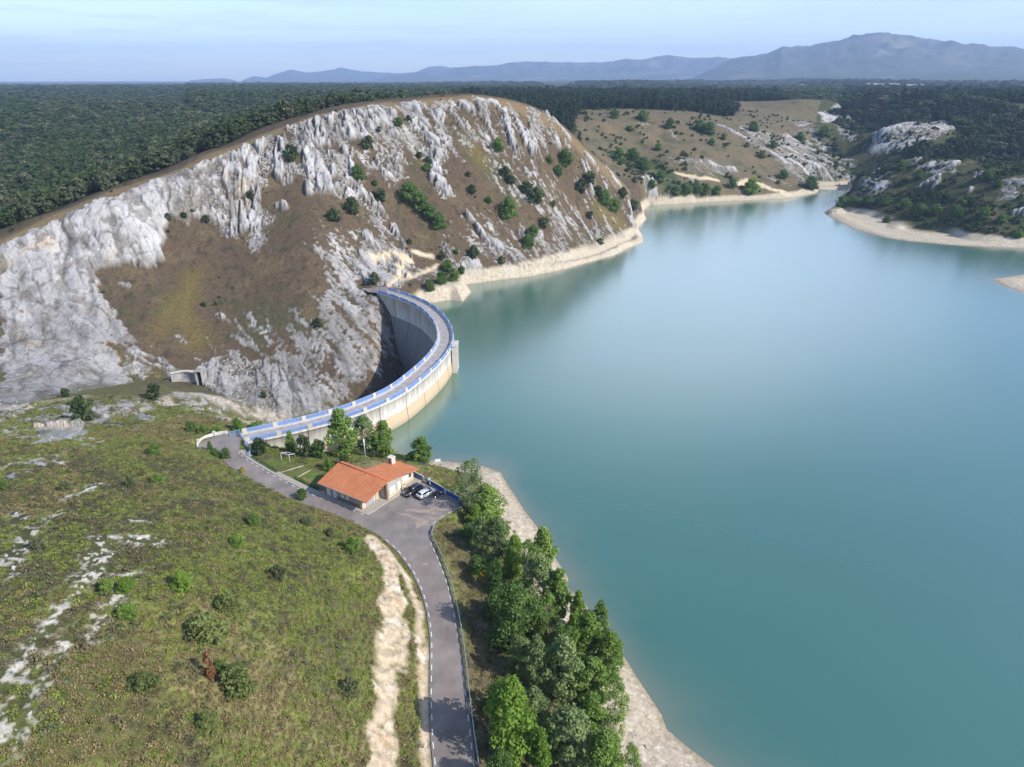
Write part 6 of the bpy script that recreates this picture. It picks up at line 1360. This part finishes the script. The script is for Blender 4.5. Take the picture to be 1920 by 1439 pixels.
    if suv:
        for s in (-1, 1): mb = MB(); mb.bar((-1.5, s * .56, H + .05), (.3, s * .56, H + .05), .05, .05); mb.box(-1.5, -1.4, s * .56 - .03, s * .56 + .03, H - .05, H + .05); mb.build('roof_rail', CHROME, e)
PB = mat('black_blue_car_paint', (.010, .012, .022), .22, var=.03, spec=.6, coat=1.0); PW = mat('white_car_paint', (.66, .67, .68), .3, var=.02, coat=.8)
a0, a1 = at_z(764, 929.5, Zp), at_z(786, 918, Zp); rzb = math.atan2(a0[1] - a1[1], a0[0] - a1[0]); car(774.5, 924.5, rzb, PB, 'black estate car parked nearest the house wall, nose towards the road', True)
a0, a1 = at_z(788, 934, Zp), at_z(811, 922, Zp); car(799, 929, math.atan2(a1[1] - a0[1], a1[0] - a0[0]), PW, 'white hatchback parked beside the black car, tail towards the road', False)
def motorbike(u, v_, rz, m_, label):
    p = at_z(u, v_, Zp); e = empty('motorcycle', (p[0], p[1], Zp + .008), rz, label, 'motorcycle', 'motorcycles parked by the white car')
    for x in (-.70, .72):
        w = empty('wheel', (x, 0, .31)); w.parent = e; mb = MB(); mb.lathe([(.22, -.05), (.28, -.06), (.31, 0), (.28, .06), (.22, .05), (.22, -.05)], 20, axis='y'); mb.build('tyre', RUBBER, w, True)
        mb = MB(); [mb.bar((0, 0, 0), (.23 * math.cos(k), 0, .23 * math.sin(k)), .03) for k in np.arange(0, 6.2, 1.05)]; mb.build('rim', RIM, w)
    mb = MB(); mb.tube([(-.70, .1, .31), (-.35, .1, .42), (.1, .08, .34), (.35, .05, .62), (.45, 0, .88)], .035, 6); mb.build('frame', CHROME, e, True)
    mb = MB(); mb.box(-.22, .22, -.16, .16, .28, .60); mb.build('engine', TRIM, e, bevel=.05); mb = MB(); mb.tube([(.42, 0, .82), (.2, 0, .86), (-.05, 0, .76)], [.08, .16, .10], 10); mb.build('fuel_tank', m_, e, True)
    mb = MB(); mb.tube([(0, 0, .76), (-.35, 0, .74), (-.75, 0, .84)], [.10, .13, .06], 8); mb.build('seat', TRIM, e, True); mb = MB(); mb.tube([(.72, .07, .31), (.5, .07, .92)], .03, 6); mb.build('fork', CHROME, e, True); mb = MB(); mb.tube([(.72, -.07, .31), (.5, -.07, .92)], .03, 6); mb.build('fork', CHROME, e, True)
    mb = MB(); mb.tube([(.36, -.36, 1.0), (.47, -.2, 1.0), (.48, .2, 1.0), (.36, .36, 1.0)], .02, 6); mb.build('handlebar', TRIM, e, True); mb = MB(); mb.lathe([(.001, .62), (.09, .60), (.10, .5)], 12, axis='y'); h_ = mb.build('headlight', LAMP, e, True); h_.rotation_euler = (0, 0, R(-90)); h_.location = (0, 0, .82)
    mb = MB(); mb.tube([(.1, -.17, .32), (-.3, -.18, .30), (-.8, -.18, .38)], [.03, .04, .055], 8); mb.build('exhaust', CHROME, e, True); mb = MB(); mb.tube([(-.95, 0, .62), (-.7, 0, .66), (-.45, 0, .5)], .05, 6); mb.build('mudguard', m_, e, True)
motorbike(818, 931.5, R(60), mat('black_bike_paint', (.02, .02, .022), .3), 'dark motorcycle parked between the white car and a silver motorcycle')
motorbike(826, 930.5, R(38), mat('silver_bike_paint', (.55, .56, .6), .3, .5), 'silver motorcycle parked nearest the blue fence')

# ------------------------------------------------------------------ the person by the house corner
def skin_mesh(name, joints, bones, radii, material, parent, sub=2):
    me = bpy.data.meshes.new(name); me.from_pydata(joints, bones, []); o = bpy.data.objects.new(name, me); C.objects.link(o); o.parent = parent
    s = o.modifiers.new('skin', 'SKIN'); me.skin_vertices or o.modifiers.new('x', 'SKIN')
    for i, r in enumerate(radii): me.skin_vertices[0].data[i].radius = r if isinstance(r, tuple) else (r, r)
    me.skin_vertices[0].data[0].use_root = True; s.use_smooth_shade = True
    sb = o.modifiers.new('sub', 'SUBSURF'); sb.levels = sub; sb.render_levels = sub; me.materials.append(material); return o
SKIN = mat('skin', (.52, .33, .24), .6, var=.05); pp = at_z(759, 922.0, Zp)
pe = empty('person', (pp[0], pp[1], Zp + .005), R(-60), 'person in a white top and dark blue trousers standing at the house corner', 'person')
J = [(0, 0, .95), (0, 0, 1.18), (0, 0, 1.40), (0, 0, 1.50), (.01, 0, 1.60), (.015, 0, 1.70), (0, .17, 1.39), (.02, .23, 1.12), (.08, .22, .88), (0, -.17, 1.39), (.0, -.24, 1.13), (.06, -.23, .88), (0, .095, .88), (.02, .11, .49), (-.02, .12, .07), (.14, .13, .035), (0, -.095, .88), (.03, -.11, .49), (0, -.12, .07), (.16, -.13, .035)]
B = [(0, 1), (1, 2), (2, 3), (3, 4), (4, 5), (2, 6), (6, 7), (7, 8), (2, 9), (9, 10), (10, 11), (0, 12), (12, 13), (13, 14), (14, 15), (0, 16), (16, 17), (17, 18), (18, 19)]
rad = [(.14, .11), (.13, .10), (.15, .10), .055, (.085, .095), (.07, .08), .06, .045, .034, .06, .045, .034, .085, .06, .045, .035, .085, .06, .045, .035]
def hand(o0, s):
    for k, (dy, l) in enumerate(((-.03, .075), (-.01, .085), (.01, .08), (.03, .065))):
        i = len(J); J.extend([(o0[0] + .012, o0[1] + dy, o0[2] - .10), (o0[0] + .02, o0[1] + dy, o0[2] - .10 - l * .6), (o0[0] + .006, o0[1] + dy, o0[2] - .10 - l)]); B.extend([(8 if s > 0 else 11, i), (i, i + 1), (i + 1, i + 2)]); rad.extend([.011, .009, .008])
    i = len(J); J.extend([(o0[0] + .05, o0[1] - s * .01, o0[2] - .05), (o0[0] + .06, o0[1] - s * .01, o0[2] - .09)]); B.extend([(8 if s > 0 else 11, i), (i, i + 1)]); rad.extend([.011, .009])
hand(J[8], 1); hand(J[11], -1)
skin_mesh('body', J, B, rad, SKIN, pe, 1)
skin_mesh('shirt', [(0, 0, .98), (0, 0, 1.18), (0, 0, 1.40), (0, .17, 1.39), (.01, .21, 1.2), (0, -.17, 1.39), (0, -.215, 1.2)], [(0, 1), (1, 2), (2, 3), (3, 4), (2, 5), (5, 6)], [(.165, .13), (.15, .12), (.165, .115), .075, .068, .075, .068], mat('white_cotton', (.75, .75, .74), .9), pe, 1)
skin_mesh('trousers', [(0, 0, .96), (0, .095, .86), (.02, .11, .49), (-.01, .12, .16), (0, -.095, .86), (.03, -.11, .49), (.01, -.12, .16)], [(0, 1), (1, 2), (2, 3), (0, 4), (4, 5), (5, 6)], [(.165, .13), .105, .078, .062, .105, .078, .062], mat('navy_cotton', (.03, .045, .11), .9), pe, 1)
mb = MB(); mb.lathe([(.001, 1.795), (.06, 1.785), (.098, 1.73), (.104, 1.67), (.09, 1.62)], 14, c=(-.012, 0, 0)); mb.build('hair', mat('brown_hair', (.06, .04, .03), .8), pe, True)

# ------------------------------------------------------------------ the air between here and the mountains
def build_haze():
    m = bpy.data.materials.new('haze'); m.use_nodes = True; t = m.node_tree; t.nodes.clear(); out = t.nodes.new('ShaderNodeOutputMaterial'); v = t.nodes.new('ShaderNodeVolumePrincipled')
    v.inputs['Color'].default_value = (.47, .65, 1.0, 1); v.inputs['Density'].default_value = 1.0e-4; v.inputs['Anisotropy'].default_value = 0.1
    t.links.new(v.outputs['Volume'], out.inputs['Volume'])
    mb = MB(); mb.box(-14000, 14000, -600, 15800, -60, 720); o = mb.build('haze', m); tag(o, kind='stuff')
build_haze()
